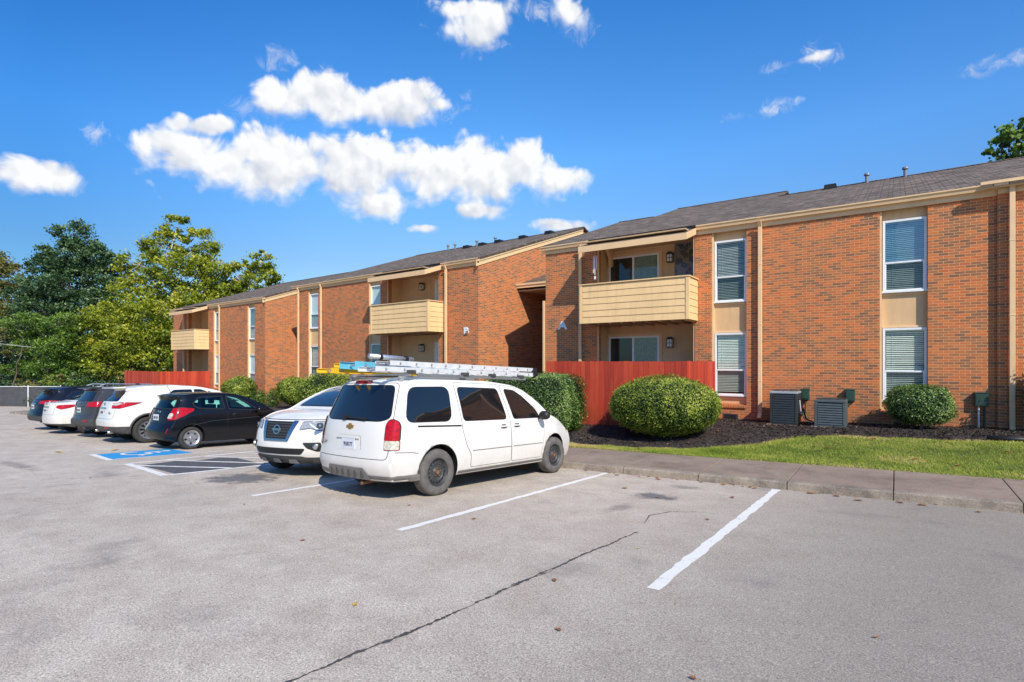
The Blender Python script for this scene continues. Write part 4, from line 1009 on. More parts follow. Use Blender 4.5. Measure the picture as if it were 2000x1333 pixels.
for ax in 'RL':
    fd = c.patch('front_door', [(1.74, .36), (2.62, .36), (2.70, .80), (2.68, 1.08), (2.22, 1.52), (1.96, 1.64), (1.56, 1.67), (1.70, 1.06)], ax, .004, 'van_paint', r=.05, ring=(.007, 'dark'))
    sd = c.patch('sliding_door', [(.70, .36), (1.72, .36), (1.69, 1.06), (1.545, 1.675), (.44, 1.69), (.50, .95), (.58, .72), (.70, .55)], ax, .004, 'van_paint', r=.04, ring=(.007, 'dark'))
    c.patch('window', [(1.80, 1.09), (2.57, 1.09), (2.46, 1.24), (2.14, 1.47), (1.93, 1.575), (1.66, 1.595)], ax, .009, 'car_glass', fd, r=.05, ring=(.012, 'black'))
    c.patch('window', [(.535, 1.095), (1.60, 1.09), (1.47, 1.60), (.50, 1.615)], ax, .009, 'car_glass', sd, r=.07, ring=(.012, 'black'))
    c.patch('quarter_window', [(-.62, 1.115), (.26, 1.105), (.30, 1.615), (-.48, 1.60)], ax, .006, 'car_glass', r=.13, ring=(.014, 'black'))
    handle(sd, c, ax, 1.50, .965, 'van_paint'); handle(fd, c, ax, 1.86, .97, 'van_paint')
    c.line('slide_rail', [(-.42, 1.045), (.47, 1.02)], ax, .022, .006, 'black')
    c.line('rub_strip', [(.72, .615), (1.70, .615)], ax, .012, .009, 'taupe_cladding', sd); c.line('rub_strip', [(1.76, .615), (2.64, .615)], ax, .012, .009, 'taupe_cladding', fd)
    c.line('bumper_seam', [(-.88, .70), (-.52, .68), (-.42, .66)], ax, .008, .003, 'dark')
    m = -1 if ax == 'R' else 1
    tl = c.patch('taillight', [(-.115, .86), (.075, .86), (.072, 1.06), (.04, 1.13), (-.02, 1.15), (-.08, 1.13), (-.11, 1.07)], (28 if ax == 'R' else -28, -.83, m*.83), .022, 'red_lens', r=.03, ring=(.012, 'black'))
    c.patch('reverse_lens', [(-.115, .735), (.075, .735), (.075, .857), (-.115, .857)], (28 if ax == 'R' else -28, -.83, m*.83), .020, 'clear_lens', tl, r=.015, ring=(.010, 'red_lens'))
    c.patch('side_marker', [(3.62, .80), (3.86, .78), (3.87, .90), (3.66, .95)], ax, .008, 'amber_lens', r=.02)
    c.patch('sill_cladding', [(.38, .245), (2.72, .245), (2.70, .325), (.42, .325)], ax, .010, 'taupe_cladding', r=.01)
tg = c.patch('tailgate', [(-.79, .60), (.79, .60), (.80, 1.10), (.68, 1.66), (-.68, 1.66), (-.80, 1.10)], 'rear', .004, 'van_paint', r=.06, ring=(.008, 'dark'))
c.patch('rear_window', [(-.745, 1.17), (-.60, 1.125), (.60, 1.125), (.745, 1.17), (.63, 1.625), (-.63, 1.625)], 'rear', .009, 'car_glass', tg, r=.07, ring=(.012, 'black'))
c.patch('brake_light', [(-.20, 1.655), (.20, 1.655), (.20, 1.70), (-.20, 1.70)], 'rear', .012, 'red_lens', r=.01)
c.patch('plate_recess', [(-.30, .70), (.30, .70), (.27, .90), (-.27, .90)], 'rear', .007, 'white_paint', tg, r=.03, ring=(.006, 'taupe_cladding'))
c.patch('plate_shadow_lip', [(-.28, .865), (.28, .865), (.26, .905), (-.26, .905)], 'rear', .030, 'white_paint', tg, r=.02)
plate(c, c.cast((-6, 0, .785), (1, 0, 0))[0].x-.016, -.02, .785, '918177')
h = c.cast((-6, 0, 1.03), (1, 0, 0))[0]
m = MB(); 
for poly in ([(-.085, -.022), (.075, -.022), (.085, .022), (-.075, .022)], [(-.035, -.045), (.030, -.045), (.035, .045), (-.030, .045)]):
    m.prism([(-a, b) for a, b in poly], 'x', -.012-.003*(poly[0][0] < -.05), .0)
m.build('badge', 'gold', van, loc=(h.x-.002, 0, 1.03), fixn=True)
h = c.cast((-6, .62, .78), (1, 0, 0))[0]; text_on(van, 'UPLANDER', (h.x-.010, .62, .78), REAR, .06, 'grey_metal', sx=.95)
c.patch('rear_step', [(-.50, .30), (.50, .30), (.46, .39), (.40, .465), (-.40, .465), (-.46, .39)], 'rear', .016, 'taupe_cladding', r=.02)
c.patch('rear_valance', [(-.86, .28), (.86, .28), (.86, .37), (-.86, .37)], 'rear', .012, 'taupe_cladding', r=.01)
for i in range(6):
    y = -.36+.144*i; hh = c.cast((-6, y, .40), (1, 0, 0))[0]; MB().box(-.008, .02, -.016, .016, -.05, .045).build('step_rib', 'cladding', van, loc=(hh.x-.016, y, .385), bevel=.005)
for ax, sgn in (('R', 1), ('L', -1)): c.patch('corner_valance', [(-.30, .27), (.36, .27), (.36, .365), (-.30, .365)], (45*sgn, -.72, -.72*sgn), .012, 'taupe_cladding', r=.01)
for ax in 'RL': c.patch('side_valance', [(-.80, .26), (-.40, .26), (-.40, .355), (-.80, .355)], ax, .010, 'taupe_cladding', r=.01)
hh = c.cast((-6, 0, 1.16), (1, 0, 0))[0]
MB().tube((hh.x-.03, .14, 1.165), (hh.x-.035, -.35, 1.15), .012, 6).box(hh.x-.05, hh.x, .10, .18, 1.135, 1.19).build('rear_wiper', 'black', tg)
c.patch('windscreen', [(-.70, 1.20), (.70, 1.20), (.60, 1.60), (-.60, 1.60)], 'front', .006, 'car_glass', r=.06, ring=(.01, 'black'))
for sg in (-1, 1): c.patch('headlight', [(sg*.45, .72), (sg*.78, .74), (sg*.78, .90), (sg*.5, .86)], 'front', .006, 'head_lens', r=.03)
c.patch('grille', [(-.40, .62), (.40, .62), (.38, .84), (-.38, .84)], 'front', .008, 'black', r=.03)
mirror(c, 2.52, 1.04, 1.13, 'black')
c.finish('van_paint')
MB().tube((-.2, .1, .33), (3.0, .15, .33), .05, 8).box(-.5, 3.4, -.6, .6, .27, .40).build('underbody', 'black', van)
MB().tube((-.93, -.28, .235), (-.4, -.25, .25), .026, 10).build('exhaust', 'rust', van)
# rack: side rails, three cross bars on feet
rk = MB()
for sg in (-1, 1):
    rk.box(-.55, 1.05, sg*.60-.02, sg*.60+.02, 1.745, 1.775)
    for x in (-.50, .25, 1.0): rk.box(x-.03, x+.03, sg*.60-.025, sg*.60+.025, 1.70, 1.75)
for x in (-.42, .72): 
    rk.box(x-.02, x+.02, -.72, .72, 1.785, 1.81)
    for sg in (-1, 1): rk.box(x-.03, x+.03, sg*.60-.03, sg*.60+.03, 1.775, 1.786)
rack = rk.build('roof_rack', 'alum', van, bevel=.004)
MB().box(-.30, 2.35, -.735, -.70, 1.77, 1.815).box(-.30, 2.35, .70, .735, 1.77, 1.815).build('rack_rail', 'grey_metal', rack, bevel=.004)
for x in (-.42, .72, 1.4, 2.2): MB().box(x-.06, x+.06, -.76, -.68, 1.81, 1.86).build('rack_clamp', 'cladding', rack, bevel=.006)
VX, VY, VH = -5.57-.9*math.cos(rad(3.57)), 6.07+.9*math.sin(rad(3.57)), 3.57
place(van, VX, VY, VH); bpy.context.view_layer.update(); VM = van.matrix_world.copy()

def ladder(name, label, rail_mat, x0, x1, y0, y1, z0, z1, depth, rungs, mats=('alum',), ends='black', rot=0, sections=1):
    """ladder lying on the rack (van axes); rails y0/y1 (two sides), z rises from z0 at x0 to z1 at x1"""
    r = empty(name, label, 'ladder'); r.matrix_world = VM.copy(); L = x1-x0
    def zz(x): return z0+(z1-z0)*(x-x0)/L
    for s in range(sections):
        dz = s*(depth+.022); xa, xb = x0+(.28*s), x1-(.0*s); ya, yb = y0+.028*s, y1-.028*s
        for y, o in ((ya, 1), (yb, -1)):
            m = MB(); w = .024
            m.hexa([(xa, y-.004, zz(xa)+dz), (xb, y-.004, zz(xb)+dz), (xb, y+.004, zz(xb)+dz), (xa, y+.004, zz(xa)+dz), (xa, y-.004, zz(xa)+depth+dz), (xb, y-.004, zz(xb)+depth+dz), (xb, y+.004, zz(xb)+depth+dz), (xa, y+.004, zz(xa)+depth+dz)])
            for lo, hi in ((0, .007), (depth-.007, depth)):
                a, b = (y+.004, y+.004+w) if o > 0 else (y-.004-w, y-.004)
                m.hexa([(xa, a, zz(xa)+lo+dz), (xb, a, zz(xb)+lo+dz), (xb, b, zz(xb)+lo+dz), (xa, b, zz(xa)+lo+dz), (xa, a, zz(xa)+hi+dz), (xb, a, zz(xb)+hi+dz), (xb, b, zz(xb)+hi+dz), (xa, b, zz(xa)+hi+dz)])
            m.build('ladder_rail', rail_mat, r, fixn=True)
        for i in range(rungs):
            x = xa+.18+(xb-xa-.36)*i/(rungs-1); m = MB().tube((x, ya-.012, zz(x)+dz+depth/2), (x, yb+.012, zz(x)+dz+depth/2), .016, 8)
            m.box(x-.014, x+.014, ya-.0095, ya-.0045, zz(x)+dz+depth*.24, zz(x)+dz+depth*.72, 1)
            m.build('ladder_rung', ['alum', 'black'], r)
    for y in (y0, y1):
        m = MB(); m.hexa([(x1-.02, y-.03, z1-.03), (x1+.10, y-.03, z1+.02), (x1+.10, y+.03, z1+.02), (x1-.02, y+.03, z1-.03), (x1-.05, y-.03, z1+depth+.03), (x1+.05, y-.03, z1+depth+.10), (x1+.05, y+.03, z1+depth+.10), (x1-.05, y+.03, z1+depth+.03)])
        m.build('ladder_foot', ends, r, fixn=True)
    return r
ladder('extension_ladder', 'white aluminium extension ladder strapped to the right side of the van roof rack', 'ladder_white', -1.02, 2.70, -.66, -.26, 1.825, 1.85, .070, 11, sections=2)
E1 = ladder('fibreglass_ladder', 'pale blue fibreglass ladder lying in the middle of the van roof rack', 'ladder_blue', -1.0, 1.5, -.16, .22, 1.875, 1.85, .105, 8)
ladder('step_ladder', 'bright yellow step ladder lying on the left side of the van roof rack', 'ladder_yellow', -1.10, 1.15, .28, .66, 1.82, 1.83, .066, 7, sections=2)
# loose plank bundle / tie-down tube on the right
r = empty('conduit_tube', 'short grey tube tied across the rear end of the white ladder', 'tube'); r.matrix_world = VM.copy()
MB().tube((-.98, -.46, 2.045), (-.15, -.43, 2.03), .038, 14).build('tube_body', 'alum', r, smooth=True)
mb = MB()
for x in (-.78, -.30): mb.lathe([(.040, -.03), (.043, -.02), (.043, .02), (.040, .03)], 'z', 14)
mb.v = [(c_[2]+(-.78 if i < len(mb.v)//2 else -.30), c_[0]-.45, c_[1]+2.04) for i, c_ in enumerate(mb.v)]; mb.build('strap', 'black', r)

# ---- white SUV facing out of its bay
suv = empty('suv', 'white suv backed into its bay, chrome grille towards the lot, beside the minivan', 'suv')
P = dict(W=.975, x=(-1.17, 3.86), R=.37, arch=.43, axles=(0, 2.9), rim=5, tw=.235, crown=.04, rc=.15, fc=.30,
    top=[(-1.17, 1.50), (-.9, 1.60), (-.2, 1.69), (.8, 1.72), (1.5, 1.69), (1.85, 1.62), (2.3, 1.44), (2.72, 1.245), (2.88, 1.19), (3.2, 1.17), (3.55, 1.125), (3.75, 1.07), (3.86, 1.01)],
    bot=[(-1.17, .40), (-.7, .30), (3.2, .24), (3.86, .26)],
    side=[(.2, .92), (.36, .955), (.55, .985), (.80, 1.0), (.98, .99), (1.12, .955), (1.3, .90), (1.62, .79), (1.72, .72)],
    plan=[(-1.17, .92), (-.6, .98), (.3, 1), (2.5, 1), (3.1, .975), (3.86, .88)],
    rear=[(.3, .06), (.5, 0), (.7, .02), (1.0, .08), (1.6, .40)],
    front=[(.2, .17), (.33, .07), (.45, .02), (.56, .0), (.66, .02), (.80, .045), (.98, .11), (1.1, .2)])
c = Car(suv, P)
gr = c.patch('grille', [(-.28, .685), (.28, .685), (.37, .995), (-.37, .995)], 'front', .006, 'black', r=.03)
for i in range(6):
    z = .725+.046*i; hw = .265+.018*i; c.line('grille_bar', [(-hw, z), (hw, z)], 'front', .016, .016, 'cladding', gr)
for sg in (-1, 1): c.patch('grille_chrome', [(sg*.30, .672), (sg*.24, .672), (sg*.325, 1.005), (sg*.42, 1.005)], 'front', .026, 'chrome', gr, r=.01)
c.patch('grille_chrome', [(-.29, .655), (.29, .655), (.305, .69), (-.305, .69)], 'front', .026, 'chrome', gr)
h = c.cast((9, 0, .85), (-1, 0, 0))[0]
o = MB().lathe([(.062, 0), (.062, .014), (.086, .014), (.086, 0)], 'z', 28).build('badge', 'chrome', suv, loc=(h.x+.018, 0, .85)); o.rotation_euler = (0, rad(82), 0)
MB().box(.006, .018, -.105, .105, -.019, .019).build('badge_bar', 'chrome', o).rotation_euler = (0, rad(-90), 0)
for sg in (-1, 1):
    pv = (180-38*sg, 3.60, sg*.72)
    T = lambda q: [((-sg)*a*-1, b) for a, b in q]
    hl = c.patch('headlight', [(sg*-.34, .845), (sg*-.10, .875), (sg*.06, .845), (sg*.22, .86), (sg*.40, .965), (sg*.42, 1.0), (sg*-.22, .985)], (180-38*-sg if False else (180+38*sg), 3.55, sg*.70), .010, 'head_dark', r=.02, ring=(.010, 'chrome')) if False else None
    # wrap-round lamp: polygon given across the corner, outward positive
    az = 180+35*sg; q = lambda pts: [(sg*a*-1 if False else a*(1 if sg > 0 else -1), b) for a, b in pts]
    f = c.frame((az, 3.45, sg*.75)); test = Vector(f(1, .9)[0])-Vector(f(0, .9)[0]); dirn = 1 if test.y*sg > 0 else -1
    q = lambda pts, d=dirn: [((a*.74-.10)*d, b) for a, b in pts]
    hl = c.patch('headlight', q([(-.40, .855), (-.14, .885), (.02, .845), (.16, .855), (.36, .965), (.40, 1.0), (-.32, .99)]), (az, 3.45, sg*.75), .010, 'head_lens', r=.015, ring=(.010, 'head_dark'))
    c.patch('headlight_lens', q([(-.02, .885), (.06, .865), (.14, .885), (.15, .97), (.0, .975)]), (az, 3.45, sg*.75), .016, 'head_dark', hl, r=.03)
    c.line('headlight_drl', [q([(-.16, .955)])[0], q([(-.04, .89)])[0], q([(.05, .86)])[0], q([(.15, .88)])[0]], (az, 3.45, sg*.75), .02, .020, 'white', hl)
    m2 = c.patch('turn_lens', q([(.19, .885), (.32, .95), (.355, .985), (.25, .965)]), (az, 3.45, sg*.75), .016, 'amber_lens', hl, r=.01)
    hh, nn = c.cast(*f(q([(.07, .925)])[0][0], .925)); MB().lathe([(0, .02), (.02, .018), (.03, 0)], 'z', 14).build('projector', 'chrome', hl, loc=tuple(hh+nn*.018)).rotation_euler = (0, rad(90), rad(35*sg))
    fg = c.patch('fog_pocket', q([(-.30, .625), (.10, .63), (.13, .49), (.02, .49), (-.20, .545)]), (az, 3.45, sg*.75), .006, 'black', r=.02, ring=(.012, 'cladding'))
    hh, nn = c.cast(*f(q([(-.0, .565)])[0][0], .565)); o = MB().lathe([(0, .03), (.035, .03), (.052, .02), (.055, 0)], 'z', 18).build('fog_light', 'chrome', fg, loc=tuple(hh+nn*.006)); o.rotation_euler = (0, rad(90), rad(35*sg))
    c.patch('window', [(-.75, 1.20), (.25, 1.17), (.25, 1.55), (-.5, 1.50)], 'R' if sg < 0 else 'L', .006, 'car_glass', r=.06, ring=(.012, 'black'))
    c.patch('window', [(.32, 1.17), (1.20, 1.15), (1.18, 1.585), (.32, 1.56)], 'R' if sg < 0 else 'L', .006, 'car_glass', r=.05, ring=(.012, 'black'))
    c.patch('window', [(1.27, 1.15), (2.35, 1.13), (1.95, 1.40), (1.62, 1.56), (1.25, 1.585)], 'R' if sg < 0 else 'L', .006, 'car_glass', r=.05, ring=(.012, 'black'))
c.patch('lower_intake', [(-.52, .43), (.52, .43), (.60, .525), (-.60, .525)], 'front', .008, 'black', r=.03, ring=(.008, 'cladding'))
c.patch('bumper_lip', [(-.66, .245), (.66, .245), (.66, .36), (.52, .40), (-.52, .40), (-.66, .36)], 'front', .014, 'cladding', r=.02)
for i in (-.36, .0, .36): c.patch('skid_plate', [(i-.10, .27), (i+.10, .27), (i+.07, .345), (i-.07, .345)], 'front', .026, 'grey_metal', r=.012)
c.patch('windscreen', [(-.73, 1.255), (.73, 1.255), (.62, 1.63), (-.62, 1.63)], 'front', .006, 'shield_glass', r=.06, ring=(.02, 'black'))
c.line('bonnet_seam', [(-.80, 1.03), (-.5, 1.025), (0, 1.022), (.5, 1.025), (.80, 1.03)], 'front', .010, .004, 'dark')
mirror(c, 2.1, 1.07, 1.16, 'white_paint')
c.finish('white_paint', .375, 'cladding')
for sg in (-1, 1): MB().tube((-.6, sg*.62, 1.72), (1.2, sg*.62, 1.735), .02, 8).box(-.62, -.55, sg*.62-.02, sg*.62+.02, 1.64, 1.72).box(1.15, 1.22, sg*.62-.02, sg*.62+.02, 1.65, 1.735).build('roof_rail', 'alum', suv)
MB().box(-.5, 3.4, -.6, .6, .27, .42).build('underbody', 'black', suv)
place(suv, -9.62, 9.35, 171)

def side_windows(c, polys, glass='car_glass', parent=None):
    for ax in 'RL':
        for q, r in polys: c.patch('window', q, ax, .006, glass, r=r, ring=(.012, 'black'))
def doors(c, polys, paintm, handles=(), hm=None):
    for ax in 'RL':
        for q, hx in polys:
            d = c.patch('door', q, ax, .003, paintm, r=.04, ring=(.006, 'dark'))
            if hx: handle(d, c, ax, hx[0], hx[1], hm or paintm, .15)
def wrap_light(c, pts, az, px, py, mat, ring=(.008, 'black'), off=.012, r=.02, name='taillight'):
    out = []
    for sg in (-1, 1):
        a = az if sg < 0 else -az; f = c.frame((a, px, sg*py)); t = Vector(f(1, .9)[0])-Vector(f(0, .9)[0]); d = 1 if t.y*sg > 0 else -1
        out.append(c.patch(name, [(x*d, z) for x, z in pts], (a, px, sg*py), off, mat, r=r, ring=ring))
    return out
# ---- black hatchback with see-through windows
hb = empty('hatchback', 'small black hatchback with large red taillights standing on the blue accessible bay', 'hatchback')
P = dict(W=.80, x=(-.66, 3.02), R=.292, arch=.335, axles=(0, 2.385), rim=5, tw=.185, track=.97, rimf=.69, crown=.03, rc=.13, fc=.30,
    top=[(-.66, 1.385), (-.45, 1.425), (0, 1.465), (.6, 1.49), (1.1, 1.475), (1.4, 1.41), (1.8, 1.25), (2.25, 1.045), (2.4, .99), (2.7, .90), (2.92, .80), (3.02, .72)],
    bot=[(-.66, .28), (-.4, .22), (.3, .18), (2.6, .17), (3.02, .20)],
    side=[(.15, .92), (.3, .96), (.5, .99), (.7, 1.0), (.86, .985), (.98, .955), (1.1, .90), (1.40, .76), (1.5, .70)],
    plan=[(-.66, .90), (-.3, .985), (.1, 1), (1.8, 1), (2.4, .96), (3.02, .80)],
    rear=[(.2, .12), (.30, .02), (.45, .0), (.58, .03), (.64, .11), (.85, .14), (1.0, .185), (1.30, .33), (1.36, .22), (1.45, .17)],
    front=[(.15, .1), (.4, 0), (.6, .03), (.8, .12), (1, .2)])
c = Car(hb, P)
RW = [(.12, 1.06), (.84, 1.02), (.80, 1.375), (.18, 1.34), (.02, 1.17)]; FW = [(.95, 1.02), (1.78, .985), (1.52, 1.17), (1.24, 1.325), (.90, 1.385)]
RG = [(-.56, 1.04), (.56, 1.04), (.50, 1.30), (-.50, 1.30)]; WG = [(-.60, 1.04), (.60, 1.04), (.52, 1.37), (-.52, 1.37)]
doors(c, [([(.42, .30), (.90, .27), (.90, .985), (.16, 1.02), (.22, .80), (.36, .60)], None), ([(.925, .27), (1.84, .25), (1.90, .62), (1.86, .94), (.925, .985)], (1.08, .86))], 'black_paint')
for ax in 'RL':
    for q in (RW, FW): c.patch('window', q, ax, .007, 'teal_glass', r=.04)
    for q in (RW, FW): c.line('window_trim', list(round_poly(q, .04))+[round_poly(q, .04)[0]], ax, .026, .009, 'black')
    c.line('side_crease', [(.0, .62), (.5, .72), (1.2, .76), (1.9, .80)], ax, .012, .004, 'grey_paint')
c.patch('rear_window', RG, 'rear', .006, 'teal_glass', r=.04); c.patch('windscreen', WG, 'front', .006, 'teal_glass', r=.05)
q = round_poly(RG, .04); c.line('rear_window_trim', q+[q[0]], 'rear', .03, .008, 'black')
tl = wrap_light(c, [(-.17, .76), (.03, .77), (.20, .88), (.31, .99), (.31, 1.05), (.10, 1.075), (-.08, 1.05), (-.13, .93)], 36, -.43, .70, 'red_lens', off=.016)
for t, sg in zip(tl, (-1, 1)):
    a = 36 if sg < 0 else -36; f = c.frame((a, -.43, sg*.70)); d = 1 if (Vector(f(1, .9)[0])-Vector(f(0, .9)[0])).y*sg > 0 else -1
    c.patch('reverse_lens', [(x*d, z) for x, z in [(-.19, .80), (-.06, .80), (-.02, .90), (-.07, .94), (-.15, .92)]], (a, -.43, sg*.70), .022, 'clear_lens', t, r=.012)
for sg in (-1, 1): c.line('rear_reflector', [(sg*.63, .43), (sg*.66, .55)], 'rear', .022, .008, 'red_lens')
c.line('tailgate_seam', [(-.55, 1.30), (-.60, .95), (-.52, .68), (0, .66), (.52, .68), (.60, .95), (.55, 1.30)], 'rear', .008, .004, 'dark')
hh = c.cast((-6, 0, .82), (1, 0, 0))[0]; plate(c, hh.x-.016, .03, .82, None)
hh = c.cast((-6, 0, .96), (1, 0, 0))[0]
m = MB()
for poly in ([(-.055, -.014), (.05, -.014), (.055, .014), (-.05, .014)], [(-.022, -.028), (.02, -.028), (.022, .028), (-.02, .028)]): m.prism(poly, 'x', -.010, 0)
m.build('badge', 'chrome', hb, loc=(hh.x-.003, 0, .97), fixn=True)
mirror(c, 1.72, .90, 1.0, 'black_paint')
c.finish('black_paint', tunnels=[(RW, 'y', -1.2, 1.2), (FW, 'y', -1.2, 1.2), ([(.3, 1.04), (1.5, 1.03), (1.2, 1.36), (.3, 1.34)], 'y', -.50, .50), (RG, 'x', -1.2, .35), (WG, 'x', 1.15, 3.4)])
for sg in (-1, 1):
    MB().box(.93, 1.06, sg*.32-.20, sg*.32+.20, .95, 1.14).box(.95, 1.04, sg*.32-.12, sg*.32+.12, 1.15, 1.31).build('front_seat', 'seat_cloth', hb, bevel=.035)
    MB().box(.22, .32, sg*.34-.12, sg*.34+.12, 1.02, 1.20).build('rear_headrest', 'seat_cloth', hb, bevel=.03)
MB().lathe([(.16, -.01), (.185, 0), (.16, .01)], 'z', 20).build('steering_wheel', 'black', hb, loc=(1.42, .32, 1.06)).rotation_euler = (0, rad(-65), 0)
MB().box(-.3, 2.5, -.5, .5, .19, .30).build('underbody', 'black', hb)
MB().tube((0, 0, 0), (-.12, 0, .20), .006, 6).build('aerial', 'black', hb, loc=(-.2, 0, 1.44))
place(hb, -14.93-.79, 6.90, 0)

def rear_view_suv(name, label, cat, pm, P, contact, spec):
    r = empty(name, label, cat); c = Car(r, P)
    side_windows(c, spec['windows']); 
    if 'doors' in spec: doors(c, spec['doors'], pm)
    tg = c.patch('tailgate', spec['gate'], 'rear', .003, pm, r=.06, ring=(.006, 'dark'))
    c.patch('rear_window', spec['glass'], 'rear', .008, 'car_glass', tg, r=.05, ring=(.012, 'black'))
    tl = wrap_light(c, *spec['tail'], 'red_lens', off=.016)
    if 'clear' in spec:
        pts, az, px, py = spec['clear']
        for t, sg in zip(tl, (-1, 1)):
            a = az if sg < 0 else -az; f = c.frame((a, px, sg*py)); d = 1 if (Vector(f(1, .9)[0])-Vector(f(0, .9)[0])).y*sg > 0 else -1
            c.patch('reverse_lens', [(x*d, z) for x, z in pts], (a, px, sg*py), .022, 'clear_lens', t, r=.012)
    z = spec['plate']; hh = c.cast((-6, 0, z), (1, 0, 0))[0]; plate(c, hh.x-.016, 0, z, None)
    c.patch('plate_garnish', [(-.26, z+.10), (.26, z+.10), (.25, z+.135), (-.25, z+.135)], 'rear', .02, spec.get('garnish', 'chrome'), tg, r=.01)
    hh = c.cast((-6, 0, z+.2), (1, 0, 0))[0]; o = MB().lathe([(.034, 0), (.034, .012), (.05, .012), (.05, 0)], 'z', 20).build('badge', 'chrome', r, loc=(hh.x-.004, 0, z+.23)); o.rotation_euler = (0, rad(-80), 0); o.scale = (.8, 1.2, 1)
    MB().box(-.004, .006, -.03, .03, -.004, .004).build('badge_bar', 'chrome', o)
    for y0, y1, za, zb in spec.get('reflectors', ()): 
        for sg in (-1, 1): c.patch('rear_reflector', [(sg*y0, za), (sg*y1, za), (sg*y1, zb), (sg*y0, zb)], 'rear', .010, 'red_lens', r=.01)
    for y in spec.get('exhaust', ()):
        x = c.cast((-6, y, .36), (1, 0, 0))[0].x
        MB().lathe([(.036, -.04), (.042, -.035), (.042, .12), (.034, .12), (.034, 0)], 'z', 16).build('exhaust', 'chrome', r, loc=(x-.01, y, spec.get('exz', .30)), smooth=True).rotation_euler = (0, rad(90), 0)
    c.patch('windscreen', spec['shield'], 'front', .006, 'car_glass', r=.05)
    mirror(c, *spec['mirror'], pm if pm != 'navy_paint' else 'black_paint')
    c.finish(pm, spec.get('clad'), 'cladding')
    if spec.get('arch_trim'):
        for x in P['axles']:
            for sg in (-1, 1):
                pts = []; 
                for i in range(25):
                    a = rad(-18+216*i/24); xx, zz = x+(P['arch']+.015)*math.cos(a), P['R']+.015+(P['arch']+.015)*math.sin(a); h = c.cast((xx, sg*4, zz), (0, -sg, 0))[0]; pts.append((xx, h.y, zz))
                MB().path(pts, .028, 8).build('arch_trim', 'cladding', r)
    if spec.get('rails'):
        for sg in (-1, 1): MB().path([(spec['rails'][0], sg*.56, spec['rails'][2]-.05), (spec['rails'][0]+.15, sg*.56, spec['rails'][2]), (spec['rails'][1]-.15, sg*.56, spec['rails'][2]+.01), (spec['rails'][1], sg*.56, spec['rails'][2]-.05)], .018, 8).build('roof_rail', 'alum', r)
    if spec.get('spoiler'):
        x, z, w = spec['spoiler']; MB().hexa([(x, -w, z-.03), (x+.30, -w, z-.02), (x+.30, w, z-.02), (x, w, z-.03), (x, -w, z), (x+.30, -w, z+.035), (x+.30, w, z+.035), (x, w, z)]).build('spoiler', pm, r, bevel=.012)
    o = MB().prism([(0, 0), (.16, 0), (.04, .055), (.0, .05)], 'y', -.02, .02).build('aerial', 'black', r, loc=(spec['fin'][0], 0, spec['fin'][1]), fixn=True)
    MB().box(-.5, 3.0, -.55, .55, .24, .36).build('underbody', 'black', r)
    if 'text' in spec:
        t, y, z = spec['text']; hh = c.cast((-6, y, z), (1, 0, 0))[0]; text_on(r, t, (hh.x-.012, y, z), REAR, .085, 'grey_metal', bold=.002)
    hd = spec.get('head', 0); place(r, contact[0]-P['W']*.985*math.cos(rad(hd)), contact[1]+P['W']*.985*math.sin(rad(hd)), hd); return r
rear_view_suv('suv', 'large white suv with dark lower cladding parked nose in beside the black hatchback', 'suv', 'white_paint',
    dict(W=.965, x=(-.96, 4.0), R=.378, arch=.43, axles=(0, 2.875), rim=10, tw=.24, rimf=.68, crown=.04, rc=.17, fc=.3,
     top=[(-.96, 1.54), (-.75, 1.60), (-.2, 1.665), (.7, 1.70), (1.4, 1.665), (1.9, 1.56), (2.4, 1.33), (2.75, 1.16), (3.2, 1.09), (3.7, .96), (4.0, .80)],
     bot=[(-1.05, .36), (-.7, .27), (3.2, .22), (4.0, .25)], side=[(.2, .93), (.4, .97), (.6, .995), (.85, 1), (1.05, .985), (1.2, .955), (1.3, .92), (1.55, .81), (1.68, .73)],
     plan=[(-1.05, .91), (-.5, .985), (.2, 1), (2.4, 1), (3.0, .97), (4.0, .85)], rear=[(.25, .12), (.38, .03), (.55, 0), (.66, .0), (.72, .05), (1.0, .09), (1.18, .16), (1.5, .44), (1.56, .34), (1.65, .32)],
     front=[(.2, .1), (.5, 0), (.8, .05), (1, .15)]), (-17.62, 6.95),
    dict(windows=[([(.30, 1.245), (1.15, 1.235), (1.15, 1.545), (.66, 1.525)], .04), ([(1.22, 1.235), (1.92, 1.225), (1.55, 1.50), (1.40, 1.55), (1.22, 1.55)], .03), ([(2.0, 1.225), (2.5, 1.2), (1.62, 1.50)], .02)],
     gate=[(-.72, .70), (.72, .70), (.74, 1.14), (.60, 1.54), (-.60, 1.54), (-.74, 1.14)], glass=[(-.66, 1.20), (.66, 1.20), (.53, 1.50), (-.53, 1.50)],
     tail=([(-.20, 1.0), (.12, 1.0), (.34, 1.10), (.44, 1.165), (.10, 1.165), (-.20, 1.13)], 34, -.80, .80), clear=([(-.19, 1.08), (-.02, 1.075), (.16, 1.12), (.06, 1.15), (-.19, 1.12)], 34, -.80, .80),
     plate=.88, reflectors=[(.42, .62, .43, .47)], exhaust=(-.60, .60), exz=.33, shield=[(-.7, 1.2), (.7, 1.2), (.6, 1.52), (-.6, 1.52)], mirror=(2.2, 1.05, 1.18), clad=.49, arch_trim=True, fin=(-.1, 1.67), text=('CX-9', -.52, .86), head=5, spoiler=(-.80, 1.58, .56),
     doors=[([(.38, .50), (1.15, .48), (1.15, 1.2), (.25, 1.2), (.30, .95)], (.45, 1.02)), ([(1.18, .48), (2.3, .48), (2.3, 1.15), (1.18, 1.2)], (1.35, 1.0))]))
